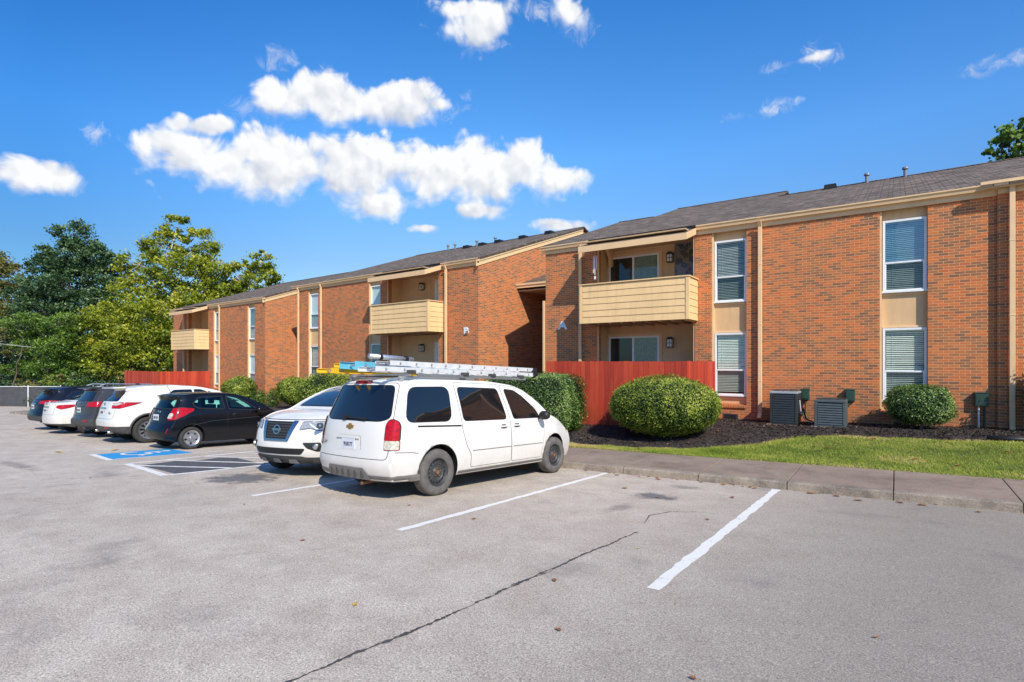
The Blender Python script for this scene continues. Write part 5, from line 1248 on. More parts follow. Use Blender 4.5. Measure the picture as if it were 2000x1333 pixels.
rear_view_suv('suv', 'dark grey compact suv with wide red taillights parked between two white cars', 'suv', 'grey_paint',
    dict(W=.92, x=(-.93, 3.62), R=.352, arch=.40, axles=(0, 2.66), rim=5, tw=.225, rimf=.66, crown=.04, rc=.15, fc=.3,
     top=[(-.93, 1.53), (-.6, 1.60), (0, 1.65), (.7, 1.66), (1.2, 1.62), (1.6, 1.5), (2.3, 1.12), (2.5, 1.07), (3.0, 1.0), (3.4, .9), (3.62, .78)],
     bot=[(-.93, .38), (-.5, .26), (2.9, .22), (3.62, .25)], side=[(.2, .93), (.5, .985), (.8, 1), (1.02, .98), (1.15, .94), (1.55, .79), (1.66, .72)],
     plan=[(-.93, .93), (-.4, .985), (.2, 1), (2.2, 1), (2.8, .97), (3.62, .84)], rear=[(.3, .08), (.42, 0), (.62, 0), (.68, .08), (1.0, .10), (1.14, .14), (1.48, .33), (1.54, .2), (1.62, .2)],
     front=[(.2, .1), (.5, 0), (.8, .05), (1, .15)]), (-20.25, 7.2),
    dict(windows=[([(-.35, 1.25), (.25, 1.19), (.25, 1.50), (-.15, 1.47)], .04), ([(.3, 1.19), (1.0, 1.16), (.98, 1.52), (.3, 1.5)], .04), ([(1.06, 1.16), (1.95, 1.13), (1.4, 1.46), (1.05, 1.52)], .03)],
     gate=[(-.68, .70), (.68, .70), (.72, 1.12), (.56, 1.50), (-.56, 1.50), (-.72, 1.12)], glass=[(-.62, 1.17), (.62, 1.17), (.50, 1.47), (-.50, 1.47)],
     tail=([(-.30, .98), (.10, .98), (.26, 1.02), (.34, 1.11), (.12, 1.145), (-.28, 1.11)], 34, -.70, .76), plate=.87, garnish='grey_paint', reflectors=[(.50, .70, .52, .56)], exhaust=(), shield=[(-.68, 1.16), (.68, 1.16), (.58, 1.48), (-.58, 1.48)], mirror=(1.8, 1.0, 1.12), clad=.60, fin=(-.1, 1.64), rails=(-.5, 1.1, 1.70), spoiler=(-.76, 1.565, .52), arch_trim=True))
rear_view_suv('sedan', 'white sedan with slim pointed red taillights parked between two dark suvs', 'sedan', 'white_paint',
    dict(W=.888, x=(-1.0, 3.64), R=.315, arch=.36, axles=(0, 2.7), rim=9, tw=.205, rimf=.68, crown=.03, rc=.22, fc=.3,
     top=[(-1.0, 1.06), (-.75, 1.095), (-.5, 1.11), (-.2, 1.20), (.3, 1.385), (.7, 1.445), (1.1, 1.45), (1.5, 1.37), (1.9, 1.20), (2.3, 1.02), (2.5, .97), (3.0, .90), (3.4, .80), (3.64, .66)],
     bot=[(-1.0, .32), (-.5, .22), (2.9, .18), (3.64, .21)], side=[(.15, .92), (.4, .975), (.65, 1), (.88, .985), (.98, .95), (1.1, .88), (1.38, .74), (1.46, .66)],
     plan=[(-1.0, .89), (-.5, .975), (.2, 1), (2.2, 1), (2.8, .96), (3.64, .80)], rear=[(.2, .12), (.35, .02), (.55, 0), (.8, .03), (1.05, .05)],
     front=[(.2, .1), (.45, 0), (.7, .04), (.9, .1)]), (-22.75, 7.15),
    dict(windows=[([(.02, 1.02), (.98, 1.0), (.98, 1.36), (.62, 1.35), (.30, 1.24)], .04), ([(1.04, 1.0), (1.95, .97), (1.5, 1.26), (1.04, 1.36)], .04)],
     gate=[(-.52, .66), (.52, .66), (.56, 1.02), (-.56, 1.02)], glass=[(-.52, 1.16), (.52, 1.16), (.42, 1.36), (-.42, 1.36)],
     tail=([(-.16, .90), (.04, .845), (.20, .90), (.40, 1.005), (.02, .99), (-.14, .965)], 36, -.76, .72), plate=.80, garnish='chrome', exhaust=(), shield=[(-.62, 1.08), (.62, 1.08), (.5, 1.36), (-.5, 1.36)], mirror=(1.85, .98, .98), clad=.36, fin=(.35, 1.39),
     doors=[([(.42, .28), (1.0, .26), (1.0, .98), (.02, 1.0), (.1, .82), (.32, .66)], (.3, .88)), ([(1.03, .26), (1.98, .25), (2.0, .94), (1.03, .98)], (1.2, .85))]))
rear_view_suv('crossover', 'dark navy crossover farthest along the row nearest the screened fence', 'crossover', 'navy_paint',
    dict(W=.92, x=(-.95, 3.68), R=.36, arch=.405, axles=(0, 2.7), rim=5, tw=.225, rimf=.68, crown=.04, rc=.18, fc=.3,
     top=[(-.95, 1.47), (-.6, 1.56), (0, 1.64), (.7, 1.67), (1.2, 1.62), (1.6, 1.5), (2.3, 1.14), (2.5, 1.09), (3.0, 1.0), (3.4, .9), (3.68, .78)],
     bot=[(-.95, .36), (-.5, .26), (2.9, .22), (3.68, .25)], side=[(.2, .93), (.5, .985), (.8, 1), (1.02, .98), (1.15, .94), (1.5, .80), (1.66, .72)],
     plan=[(-.95, .91), (-.4, .985), (.2, 1), (2.2, 1), (2.8, .97), (3.68, .84)], rear=[(.3, .08), (.45, 0), (.62, 0), (.7, .07), (1.0, .10), (1.10, .15), (1.44, .46), (1.5, .32), (1.6, .3)],
     front=[(.2, .1), (.5, 0), (.8, .05), (1, .15)]), (-25.3, 7.35),
    dict(windows=[([(-.15, 1.20), (.3, 1.16), (.3, 1.45), (.08, 1.42)], .04), ([(.36, 1.16), (1.0, 1.14), (.98, 1.50), (.36, 1.47)], .04), ([(1.06, 1.14), (1.95, 1.12), (1.4, 1.44), (1.05, 1.50)], .03)],
     gate=[(-.66, .70), (.66, .70), (.70, 1.10), (.54, 1.44), (-.54, 1.44), (-.70, 1.10)], glass=[(-.60, 1.14), (.60, 1.14), (.48, 1.42), (-.48, 1.42)],
     tail=([(-.34, .98), (.06, .96), (.24, 1.0), (.32, 1.08), (.12, 1.10), (-.30, 1.07)], 34, -.70, .76), plate=.86, garnish='chrome', exhaust=(), shield=[(-.68, 1.18), (.68, 1.18), (.58, 1.48), (-.58, 1.48)], mirror=(1.8, 1.0, 1.12), clad=.52, fin=(-.05, 1.63), spoiler=(-.68, 1.50, .5)))

# ------------------------------------------------------------------ planting
def leaf_quads(C, size, N_dir=None, spread=1.0, up=.35):
    """C: (n,3) centres; returns verts and faces of randomly turned leaf quads"""
    n = len(C); nd = rng.normal(size=(n, 3))
    if N_dir is not None: nd = N_dir+spread*nd*.6
    nd[:, 2] += up; nd /= np.linalg.norm(nd, axis=1)[:, None]+1e-9
    a = np.cross(nd, rng.normal(size=(n, 3))); a /= np.linalg.norm(a, axis=1)[:, None]+1e-9; b = np.cross(nd, a)
    s = (size*rng.uniform(.6, 1.3, n))[:, None] if np.isscalar(size) else size[:, None]
    V = np.stack([C-a*s*.5, C-b*s*.30+nd*s*.06, C+a*s*.5, C+b*s*.30+nd*s*.06], 1).reshape(-1, 3)
    return V, np.arange(n*4).reshape(-1, 4)
def lumpy(V, k, amp, seed):
    r = np.random.default_rng(seed); out = np.zeros(len(V))
    for _ in range(6): f = r.normal(size=3)*k; out += np.sin(V@f+r.uniform(0, 6.28))
    return out*amp/6
def shrub(label, loc, rx, ry, rz, n, mat, leaf=.05, power=2.0, seed=0, rotz=0, trunk=True, flat=0, shaggy=.03, base=.12, group=None, name='clipped_shrub', core=True):
    """clipped shrub: superellipsoid leaf shell over a dark core, lifted off the soil by its stems"""
    r = empty(name, label, 'shrub', (*loc[:2], loc[2]), rotz, group); rs = np.random.default_rng(seed)
    d = rs.normal(size=(n, 3)); d /= np.linalg.norm(d, axis=1)[:, None]
    p = power; q = (np.abs(d)**p).sum(1)**(-1/p); S = d*q[:, None]
    lump = 1+lumpy(d, 3.0, .13, seed)+lumpy(d, 9, .07, seed+1); shoot = (lumpy(d, 17, 1.0, seed+9) > .42) & (rs.random(n) < .35); lump = lump+shoot*rs.uniform(.01, .055, n)
    depth = 1-np.abs(rs.normal(0, .035, n))
    C = S*np.array([rx, ry, rz])*(lump*depth)[:, None]; C += rs.normal(0, shaggy, C.shape)
    nrm = d/np.array([rx, ry, rz]); nrm /= np.linalg.norm(nrm, axis=1)[:, None]
    low = C[:, 2] < -rz*.55; C[low, :2] *= (1-(.16 if power < 8 else .05)*((-rz*.55-C[low, 2])/(rz*.45)))[:, None]
    C[:, 2] += rz+base
    V, F = leaf_quads(C, leaf, nrm, 1.0, .2)
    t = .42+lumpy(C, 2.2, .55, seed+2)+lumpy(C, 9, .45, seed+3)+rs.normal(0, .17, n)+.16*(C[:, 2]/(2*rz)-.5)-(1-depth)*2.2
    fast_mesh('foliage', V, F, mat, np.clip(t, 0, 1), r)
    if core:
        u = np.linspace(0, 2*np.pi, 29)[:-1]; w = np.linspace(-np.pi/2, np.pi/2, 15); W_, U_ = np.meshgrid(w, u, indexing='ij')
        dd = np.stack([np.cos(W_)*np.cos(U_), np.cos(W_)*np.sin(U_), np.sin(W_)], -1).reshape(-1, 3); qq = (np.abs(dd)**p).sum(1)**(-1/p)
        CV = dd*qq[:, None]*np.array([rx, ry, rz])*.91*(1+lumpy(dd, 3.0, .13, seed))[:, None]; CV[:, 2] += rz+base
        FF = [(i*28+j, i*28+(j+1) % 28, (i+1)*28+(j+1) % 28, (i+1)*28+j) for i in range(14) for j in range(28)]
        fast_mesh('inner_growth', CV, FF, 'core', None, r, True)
    if trunk:
        m = MB()
        for k in range(7):
            a = rs.uniform(0, 6.28); m.tube((.10*math.cos(a), .10*math.sin(a), -.08), (.45*rx*math.cos(a), .45*ry*math.sin(a), base+.35*rz), .022, 6, r1=.012)
        m.build('stem', 'bark', r)
    return r
def vz(x, y): return verge_z(x, y)
shrub('large rounded clipped bush in front of the red fence of building A', (-4.72, 13.3, vz(-4.72, 13.3)-.02), 1.32, 1.06, .72, 36000, 'box_leaf', .042, 2.25, 1, base=.10, group=None)
shrub('square trimmed hedge with flat top between the minivan and the red fence', (-8.52, 13.2, vz(-8.3, 13.1)-.03), 1.36, .62, .79, 36000, 'holly_leaf', .044, 9.0, 2, base=.10)
shrub('small boxy clipped bush under the right hand windows of building A', (.46, 16.12, vz(.46, 16.1)+.03), .61, .48, .43, 13000, 'holly_leaf', .042, 3.4, 3, base=.16)
shrub('big loose bush behind the white suv by building B', (-19.3, 14.4, vz(-19.3, 14.4)), 1.45, 1.1, .80, 15000, 'box_leaf', .07, 2.3, 4, base=.05, shaggy=.07)
shrub('rounded clipped bush at the left corner of building B beside the big loose bush', (-23.0, 15.2, vz(-23.0, 15.2)), .76, .7, .60, 9000, 'box_leaf', .075, 2.6, 5, base=.25, shaggy=.04)
shrub('rounded clipped bush under the windows of the farthest building', (-29.3, 16.0, vz(-29.3, 16)), .90, .75, .68, 9000, 'box_leaf', .075, 2.6, 6, base=.15, shaggy=.04)
shrub('small low bushy plant left of the other one near the brick corner', (-27.0, 15.8, vz(-27.0, 15.8)), .34, .32, .34, 1100, 'leaf_mid', .09, 2, 7, base=.05, shaggy=.1, name='small_plant', core=False)
shrub('small upright bushy plant on the mulch between two rounded bushes', (-25.2, 15.5, vz(-25.2, 15.5)), .26, .26, .42, 1300, 'leaf_mid', .08, 2, 8, base=.05, shaggy=.08, name='small_plant', core=False)
shrub('dark leafy shrub cut off by the right edge of the photo', (2.75, 16.35, vz(2.75, 16.35)), .36, .36, .75, 2600, 'holly_leaf', .07, 2, 9, base=.10, shaggy=.08, name='small_plant')

def tree(name, label, loc, H, blobs, n, mat, leaf, trunk_r, bark='bark', seed=0, trunk_top=.75, gap=.35, group=None, lean=(0, 0)):
    """blobs: (dx,dy,z,rx,ry,rz) crown masses; leaves cluster on twigs inside them, limbs run to each"""
    r = empty(name, label, 'tree', loc, 0, group); rs = np.random.default_rng(seed)
    vol = np.array([b[3]*b[4]*b[5] for b in blobs])**.75; cnt = (vol/vol.sum()*n).astype(int); Cs = []; tips = []; T = []
    for b, k in zip(blobs, cnt):
        m = max(6, int(k/70)); d = rs.normal(size=(m, 3)); d /= np.linalg.norm(d, axis=1)[:, None]; rr = rs.uniform(.45, 1.06, m)**.55
        cc = d*rr[:, None]*np.array(b[3:6])+np.array(b[:3]); w = rs.integers(0, m, k); sg = np.array(b[3:6]).mean()*.17*rs.uniform(.5, 1.3, m)
        g = rs.normal(size=(k, 3)); g[:, 2] *= .62; P_ = cc[w]+g*sg[w][:, None]; Cs.append(P_); ct = rs.normal(0, .16, m)
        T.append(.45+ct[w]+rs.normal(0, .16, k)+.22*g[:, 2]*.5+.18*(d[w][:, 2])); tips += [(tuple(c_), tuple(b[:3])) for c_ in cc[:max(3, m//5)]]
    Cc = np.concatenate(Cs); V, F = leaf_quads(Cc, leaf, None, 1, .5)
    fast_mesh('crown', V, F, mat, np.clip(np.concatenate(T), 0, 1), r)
    m = MB(); k = 9; tp = Vector((lean[0], lean[1], H*trunk_top)); prev = Vector((0, 0, -.4)); rp = trunk_r
    axis = [Vector((0, 0, -.4))]
    for i in range(1, k+1):
        t = i/k; p = Vector((tp.x*t+.12*math.sin(i*1.9+seed), tp.y*t+.12*math.cos(i*2.3+seed), -.4+(tp.z+.4)*t)); r1 = trunk_r*(1-.82*t)
        m.tube(prev, p, rp, 9, r1=r1, cap=False); prev, rp = p, r1; axis.append(p)
    for b in blobs:
        tgt = Vector(b[:3]); a = min(axis, key=lambda q: abs(q.z-max(1.0, tgt.z-max(b[5]*.9, (tgt.xy-q.xy).length*.6)))); mid = a.lerp(tgt, .5)+Vector((0, 0, -.25)); m.tube(a, mid, trunk_r*.34, 7, r1=trunk_r*.22, cap=False); m.tube(mid, tgt, trunk_r*.22, 6, r1=trunk_r*.08, cap=False)
    for tip, b in tips: m.tube(b, tip, trunk_r*.09, 4, r1=.012, cap=False)
    m.build('trunk', bark, r, smooth=True); return r
def cam_pt(px, d, z):
    """ground spot: px = bearing expressed on a 2000-wide frame, d = distance ahead"""
    l = (px-1000)/1073; th = rad(34.95); return (d*(l*math.cos(th)-math.sin(th)), d*(math.cos(th)+l*math.sin(th)), z)
RT = Vector((math.cos(rad(34.95)), math.sin(rad(34.95)), 0))
def rb(rows):
    """crown masses given as (sideways, z, half width, half height): sideways runs along the fence"""
    out = []
    for i, (s, z, w, h) in enumerate(rows): out.append((s*RT.x+random.uniform(-.6, .6), s*RT.y+random.uniform(-.6, .6), z, w, w*.9, h))
    return out
GZ = -2.75
tree('oak_tree', 'tall dark green tree rising highest at the left behind the fence', cam_pt(135, 60, GZ), 20, rb([(.2, 18.2, 1.9, 1.8), (-.6, 15.6, 2.6, 2.0), (1.6, 15.6, 2.3, 1.9), (-2.8, 13.0, 2.1, 1.9), (.2, 12.6, 3.0, 2.2), (3.4, 13.2, 2.0, 1.7), (-1.8, 9.6, 3.0, 2.2), (2.2, 9.8, 3.0, 2.2), (-4.0, 9.6, 1.9, 1.8), (4.8, 15.0, 1.5, 1.3), (3.4, 15.8, 1.8, 1.6), (-3.0, 15.4, 1.9, 1.6), (4.8, 12.0, 2.0, 1.8), (-4.6, 12.0, 1.8, 1.6), (5.0, 9.0, 2.2, 1.8), (.4, 7.0, 3.6, 2.0)]), 46000, 'leaf_dark', 0.295, .34, seed=21)
tree('sycamore_tree', 'tall yellow green sycamore with a pale trunk behind the farthest building', cam_pt(335, 55, GZ), 19, rb([(.8, 17.9, 1.5, 1.3), (-.5, 16.0, 2.3, 1.7), (3.2, 16.0, 1.8, 1.6), (-3.0, 14.0, 2.2, 1.7), (.6, 13.4, 2.8, 2.0), (3.6, 12.9, 2.2, 1.9), (-4.2, 10.6, 2.6, 1.9), (-.6, 10.4, 3.0, 2.0), (3.0, 9.8, 2.8, 2.0), (-2.2, 7.4, 3.2, 1.8), (2.0, 6.6, 3.2, 1.9), (-5.6, 8.3, 1.9, 1.5), (5.2, 11.2, 1.5, 1.3), (5.4, 8.2, 2.0, 1.6)]), 40500, 'leaf_yellow', 0.279, .30, 'pale_bark', seed=22, trunk_top=.85)
tree('sycamore_tree', 'shorter yellow green sycamore over the roof ridge of the farthest building', cam_pt(487, 56, GZ), 16, rb([(.7, 14.4, 1.5, 1.2), (-1.0, 12.9, 1.7, 1.4), (1.6, 12.4, 1.5, 1.4), (-1.8, 10.9, 2.2, 1.7), (1.2, 10.2, 2.1, 1.6), (-.4, 8.4, 2.8, 1.8), (2.6, 11.0, .9, .8)]), 19500, 'leaf_yellow', 0.279, .24, 'pale_bark', seed=23, trunk_top=.85)
tree('maple_tree', 'low spreading yellow green tree right above the screened fence', cam_pt(262, 50, GZ), 10, rb([(-2.2, 8.2, 2.2, 1.6), (.6, 8.4, 2.2, 1.6), (-3.2, 5.8, 1.9, 1.5), (-.6, 5.8, 2.4, 1.7), (2.2, 6.2, 2.0, 1.6), (1.6, 4.0, 2.0, 1.5), (-1.8, 4.0, 1.9, 1.4), (3.4, 4.6, 1.3, 1.2)]), 25500, 'leaf_yellow', 0.238, .16, seed=24)
tree('locust_tree', 'bright mid green feathery tree at the left above the fence', cam_pt(92, 49, GZ), 9, rb([(-1.4, 7.6, 1.8, 1.0), (.9, 7.8, 1.9, 1.0), (-2.0, 5.7, 1.9, .9), (.8, 5.6, 2.3, 1.0), (2.2, 6.6, 1.3, .8), (.2, 3.8, 2.4, 1.0), (-1.8, 3.6, 1.5, .9), (2.1, 3.9, 1.4, .9)]), 22500, 'leaf_mid', 0.197, .13, seed=25)
tree('ash_tree', 'yellowing tree cut off by the left edge of the photo', cam_pt(-5, 63, GZ), 17, rb([(0, 15.6, 2.4, 1.6), (2.2, 14.2, 1.9, 1.5), (-1.5, 12.6, 2.6, 1.8), (1.6, 11.6, 2.4, 1.7), (0, 9, 3, 2), (-4, 14, 2, 2)]), 18000, 'leaf_olive', 0.262, .26, seed=26)
tree('bare_tree', 'thin grey tree with sparse leaves leaning at the left edge above the fence', cam_pt(12, 47.5, GZ), 8, rb([(-.4, 6.6, 1.2, .9), (.8, 5.4, 1.0, .7), (-1.2, 4.8, .9, .7)]), 1350, 'leaf_olive', 0.164, .10, 'bark', seed=27, trunk_top=.8, lean=(1.2, .9))
tree('distant_tree', 'small pale treetop showing just above the roof ridge', cam_pt(566, 72, GZ), 14, rb([(0, 12.3, 1.5, 1.1), (-1.4, 11.4, 1.3, 1.0), (1.3, 11.4, 1.2, .9), (0, 9.5, 2, 1.5)]), 3900, 'leaf_pale', 0.246, .2, seed=28)
tree('roadside_tree', 'green treetop above the roof at the right edge of the photo', (4.6, 34.5, -.5), 14, rb([(.0, 12.9, .95, .8), (-.35, 12.0, .9, .7), (1.8, 13.0, 1.8, 1.3), (1.0, 11.3, 1.7, 1.0), (2.4, 11.2, 2.0, 1.2)]), 9750, 'leaf_mid', 0.213, .25, seed=29)
tree('roadside_tree', 'low leafy branch tips barely showing over the right hand roof', (3.0, 34, -.5), 10.5, rb([(0, 10.75, .55, .42), (-.75, 10.6, .4, .3), (.6, 10.85, .4, .35)]), 1050, 'leaf_olive', 0.164, .15, seed=30)
# undergrowth along the fence and the wood behind it
for i, (px, d, w, h, mt) in enumerate(((20, 48, 2.0, 1.6, 'leaf_dark'), (75, 47.6, 1.6, 1.3, 'leaf_olive'), (125, 48, 1.7, 1.5, 'leaf_mid'), (175, 48.3, 1.7, 1.5, 'leaf_dark'), (225, 48, 1.6, 1.7, 'leaf_olive'), (275, 48, 1.6, 1.5, 'leaf_dark'), (318, 47.8, 1.3, 1.3, 'leaf_olive'))):
    t = ['dark bush at the far left foot of the trees', 'olive bush left of the first fence post', 'light green bush behind the fence below the feathery tree', 'dark bush behind the fence midway along', 'olive bush behind the fence under the low yellow tree', 'dark bush behind the cars and fence', 'olive bush beside the distant red fence'][i]
    tree('undergrowth_bush', t, cam_pt(px, d, GZ), 3, rb([(0, 1.6, w, h), (.8, 2.6, w*.6, h*.6), (-.9, 2.2, w*.6, h*.7)]), 3200, mt, .16, .05, seed=40+i, group='bushes behind the screened fence')
def wood():
    n = 22000; px = rng.uniform(-160, 520, n); d = rng.uniform(66, 78, n); top = 9.5+2.2*np.sin(px*.021)+1.5*np.sin(px*.057+1); z = GZ+rng.random(n)**.8*top
    C = np.array([cam_pt(a, b, c_) for a, b, c_ in zip(px, d, z)]); V, F = leaf_quads(C, .62, None, 1, .4)
    o = fast_mesh('wood', V, F, 'leaf_dark', np.clip(rng.normal(.25, .2, n), 0, 1)); tag(o, 'dark mass of woodland filling in behind the trees at the left', 'woodland', kind='stuff')
wood()

# ------------------------------------------------------------------ screened chain-link fence
def screen_fence():
    r = empty('chainlink_fence', 'long chain link fence with grey privacy screen along the far end of the lot', 'fence', cam_pt(55, 46, -2.3))
    inv = r.matrix_world.inverted(); base = Vector(r.location); m = MB(); posts = []
    for k in range(-4, 8):
        s = 2.72*k; p = RT*s; posts.append(p); MB().tube((p.x, p.y, -.1), (p.x, p.y, 1.83), .05, 8).lathe([(.0, 1.9), (.03, 1.87), (.04, 1.83)], 'z', 8, c=(p.x, p.y, 0)).build('fence_post', 'galv', r)
    a, b = posts[0], posts[-1]; MB().tube((a.x, a.y, 1.79), (b.x, b.y, 1.79), .034, 8).build('top_rail', 'galv', r)
    nn = Vector((-RT.y, RT.x, 0)); V = []; F = []; n = 120
    for i in range(n+1):
        p = a.lerp(b, i/n)+nn*(.05+.02*math.sin(i*.9)); V += [(p.x, p.y, .0), (p.x, p.y, .9), (p.x, p.y, 1.75)]
    for i in range(n): F += [(3*i, 3*i+3, 3*i+4, 3*i+1), (3*i+1, 3*i+4, 3*i+5, 3*i+2)]
    me = bpy.data.meshes.new('privacy_screen'); me.from_pydata(V, [], F); me.materials.append(M['screen']); o = bpy.data.objects.new('privacy_screen', me); COL.objects.link(o); o.parent = r
screen_fence()
def wire(label, pa, pb, sag):
    m = MB(); a, b = Vector(pa), Vector(pb); P_ = [a.lerp(b, i/16)-Vector((0, 0, sag*4*(i/16)*(1-i/16))) for i in range(17)]; m.path([tuple(p) for p in P_], .013, 5)
    tag(m.build('overhead_wire', 'galv'), label, 'wire')
wire('lower overhead wire crossing in front of the trees at the left', cam_pt(-120, 44, 3.7), cam_pt(158, 50, 2.55), .15)
wire('upper fainter overhead wire crossing in front of the trees at the left', cam_pt(-120, 45, 5.4), cam_pt(150, 52, 3.8), .2)

# ------------------------------------------------------------------ things along the wall
def ac_unit(label, x, y, w, h, mat, frame):
    r = empty('air_conditioner', label, 'air conditioner', (x, y, verge_z(x, y)+.06)); k = w/2
    MB().box(-k-.08, k+.08, -k-.08, k+.08, -.07, .0).build('pad', 'concrete', r, bevel=.01)
    MB().box(-k+.03, k-.03, -k+.03, k-.03, .03, h-.05).build('coil', 'ac_dark', r)
    m = MB(); m.box(-k, k, -k, k, .001, .045).box(-k, k, -k, k, h-.06, h)
    for sx in (-1, 1):
        for sy in (-1, 1): m.box(sx*k-(.07 if sx > 0 else 0), sx*k+(.07 if sx < 0 else 0), sy*k-(.07 if sy > 0 else 0), sy*k+(.07 if sy < 0 else 0), .046, h-.061)
    m.build('cabinet_frame', mat, r, bevel=.012); MB().box(-k-.006, k+.006, -k-.006, k+.006, h-.055, h+.004).build('top_rim', frame, r, bevel=.012)
    m = MB(); n = int((h-.12)/.058)
    for i in range(n):
        z = .055+i*(h-.12)/n
        for s in (-1, 1):
            m.hexa([(-k+.075, s*k-.012, z), (k-.075, s*k-.012, z), (k-.075, s*k+.012, z), (-k+.075, s*k+.012, z), (-k+.075, s*k-.006, z+.04), (k-.075, s*k-.006, z+.04), (k-.075, s*k+.006, z+.04), (-k+.075, s*k+.006, z+.04)])
            m.hexa([(s*k-.012, -k+.075, z), (s*k+.012, -k+.075, z), (s*k+.012, k-.075, z), (s*k-.012, k-.075, z), (s*k-.006, -k+.075, z+.04), (s*k+.006, -k+.075, z+.04), (s*k+.006, k-.075, z+.04), (s*k-.006, k-.075, z+.04)])
    m.build('louvre_panel', mat, r)
    m = MB()
    for q in range(7): m.lathe([(.06+q*.045, h+.03), (.066+q*.045, h+.036), (.072+q*.045, h+.03)], 'z', 26)
    for q in range(8): a = q*math.pi/4; m.tube((.05*math.cos(a), .05*math.sin(a), h+.03), (k*.93*math.cos(a), k*.93*math.sin(a), h+.012), .006, 5)
    m.build('fan_guard', 'ac_dark', r)
ac_unit('tall dark air conditioner with a pale top rim, the left of the two', -2.42, 16.22, .66, .86, 'ac_dark', 'ac_light')
bpy.context.view_layer.update()
ac_unit('shorter grey green air conditioner, the right of the two', -1.35, 16.05, .68, .66, 'ac_grey', 'ac_grey')
def wall_box(label, x, z, w, h, pipes, wall=16.9):
    r = empty('electrical_box', label, 'electrical box', (x, wall, z))
    MB().box(-w/2, w/2, -.13, -.004, 0, h).box(-w/2-.01, w/2+.01, -.14, -.004, h, h+.02).build('cabinet', 'green_box', r, bevel=.006)
    MB().box(-w/2+.02, w/2-.02, -.139, -.131, .03, h-.03).build('box_door', 'green_box', r, bevel=.003)
    for p in pipes: MB().path(p, .02, 8).build('conduit', 'green_box' if p[0][0] > 0 else 'galv', r)
wall_box('small green electrical box above the tall dark air conditioner', -2.02, .53, .19, .27, [[(0.001, -.07, 0), (.0, -.07, -.35), (-.2, -.4, -.45)]])
wall_box('small green electrical box on a bent pipe above the grey air conditioner', -.98, .52, .21, .30, [[(.001, -.07, 0), (-.06, -.1, -.12), (-.16, -.5, -.22)]])
wall_box('green meter box on two pipes at the right end of the brick wall', 1.64, .52, .25, .30, [[(-.05, -.07, 0), (-.05, -.07, -.75)], [(.05, -.07, 0), (.05, -.07, -.75)]])
def hose(): 
    m = MB(); m.path([(-2.0, 16.2, .35), (-1.95, 16.35, .05), (-1.85, 16.5, -.02), (-1.7, 16.3, -.06)], .02, 7); tag(m.build('refrigerant_line', 'cable'), 'black insulated line looping between the two air conditioners', 'pipe')
    m = MB().path([(-2.06, 16.05, .55), (-2.03, 16.1, .2), (-1.95, 16.3, .0), (-1.8, 16.4, -.05)], .012, 6); tag(m.build('drain_pipe', 'white'), 'thin white pipe running down beside the tall air conditioner', 'pipe')
hose()
m = MB(); m.lathe([(.045, -.42), (.052, -.42), (.052, .42), (.045, .42)], 'z', 14); m.v = [(c_[2]+1.95, c_[0]+14.85+.10*c_[2], c_[1]+verge_z(1.95, 14.85)+.05) for c_ in m.v]
tag(m.build('drain_pipe', 'black', smooth=True), 'short black drain pipe lying on the edge of the mulch at the right', 'pipe')
def chime():
    r = empty('wind_chime', 'white wind chime hanging at the left of the upper balcony of building A', 'wind chime', (-8.05, 16.25, 5.35))
    MB().tube((0, 0, -.02), (0, 0, -.34), .004, 5).lathe([(0, -.335), (.07, -.345), (.07, -.36), (0, -.36)], 'z', 14).build('chime_top', 'white', r)
    for i in range(5):
        a = i*1.257; x, y = .055*math.cos(a), .055*math.sin(a); MB().tube((x, y, -.38), (x, y, -.72-.06*i), .011, 7).build('chime_tube', 'white', r)
    MB().tube((0, 0, -.36), (0, 0, -1.0), .003, 4).box(-.03, .03, -.004, .004, -1.1, -1.0).build('chime_sail', 'white', r)
chime()
# fallen leaves
def leaf_thing(x, y, z, s, mat, label, group):
    a = random.uniform(0, 6.28); pts = [(-1, 0), (-.55, .42), (-.2, .3), (.1, .62), (.4, .3), (1, 0), (.4, -.34), (.1, -.6), (-.2, -.3), (-.55, -.42)]; V = []
    for px, py in pts: V.append((s*(px*math.cos(a)-py*math.sin(a)), s*(px*math.sin(a)+py*math.cos(a)), .012+s*.5*abs(py)*random.uniform(.5, 1)))
    V.append((0, 0, .006)); n = len(pts); me = bpy.data.meshes.new('fallen_leaf'); me.from_pydata(V, [], [(i, (i+1) % n, n) for i in range(n)]); me.materials.append(M[mat])
    o = bpy.data.objects.new('fallen_leaf', me); COL.objects.link(o); o.location = (x, y, z); tag(o, label, 'leaf', group)
for x, y in ((-3.6, 8.35), (-3.5, 9.6), (-2.4, 9.75), (-1.1, 9.72), (-.75, 9.7), (.05, 9.68), (.3, 9.66), (-1.9, 9.7), (-.45, 9.5), (.9, 9.55), (-4.3, 9.6), (-2.0, 8.6)):
    leaf_thing(x, y, lot_z(x, y), random.uniform(.04, .07), 'dry_leaf', 'dry brown leaf lying on the asphalt close to the kerb', 'dry leaves along the kerb')
for i in range(22):
    x = random.uniform(-5.3, 1.2); y = 9.82-abs(random.gauss(0, .05)); leaf_thing(x, y, lot_z(x, y), random.uniform(.02, .045), 'dry_leaf', 'dry brown leaf lying on the asphalt close to the kerb', 'dry leaves along the kerb')
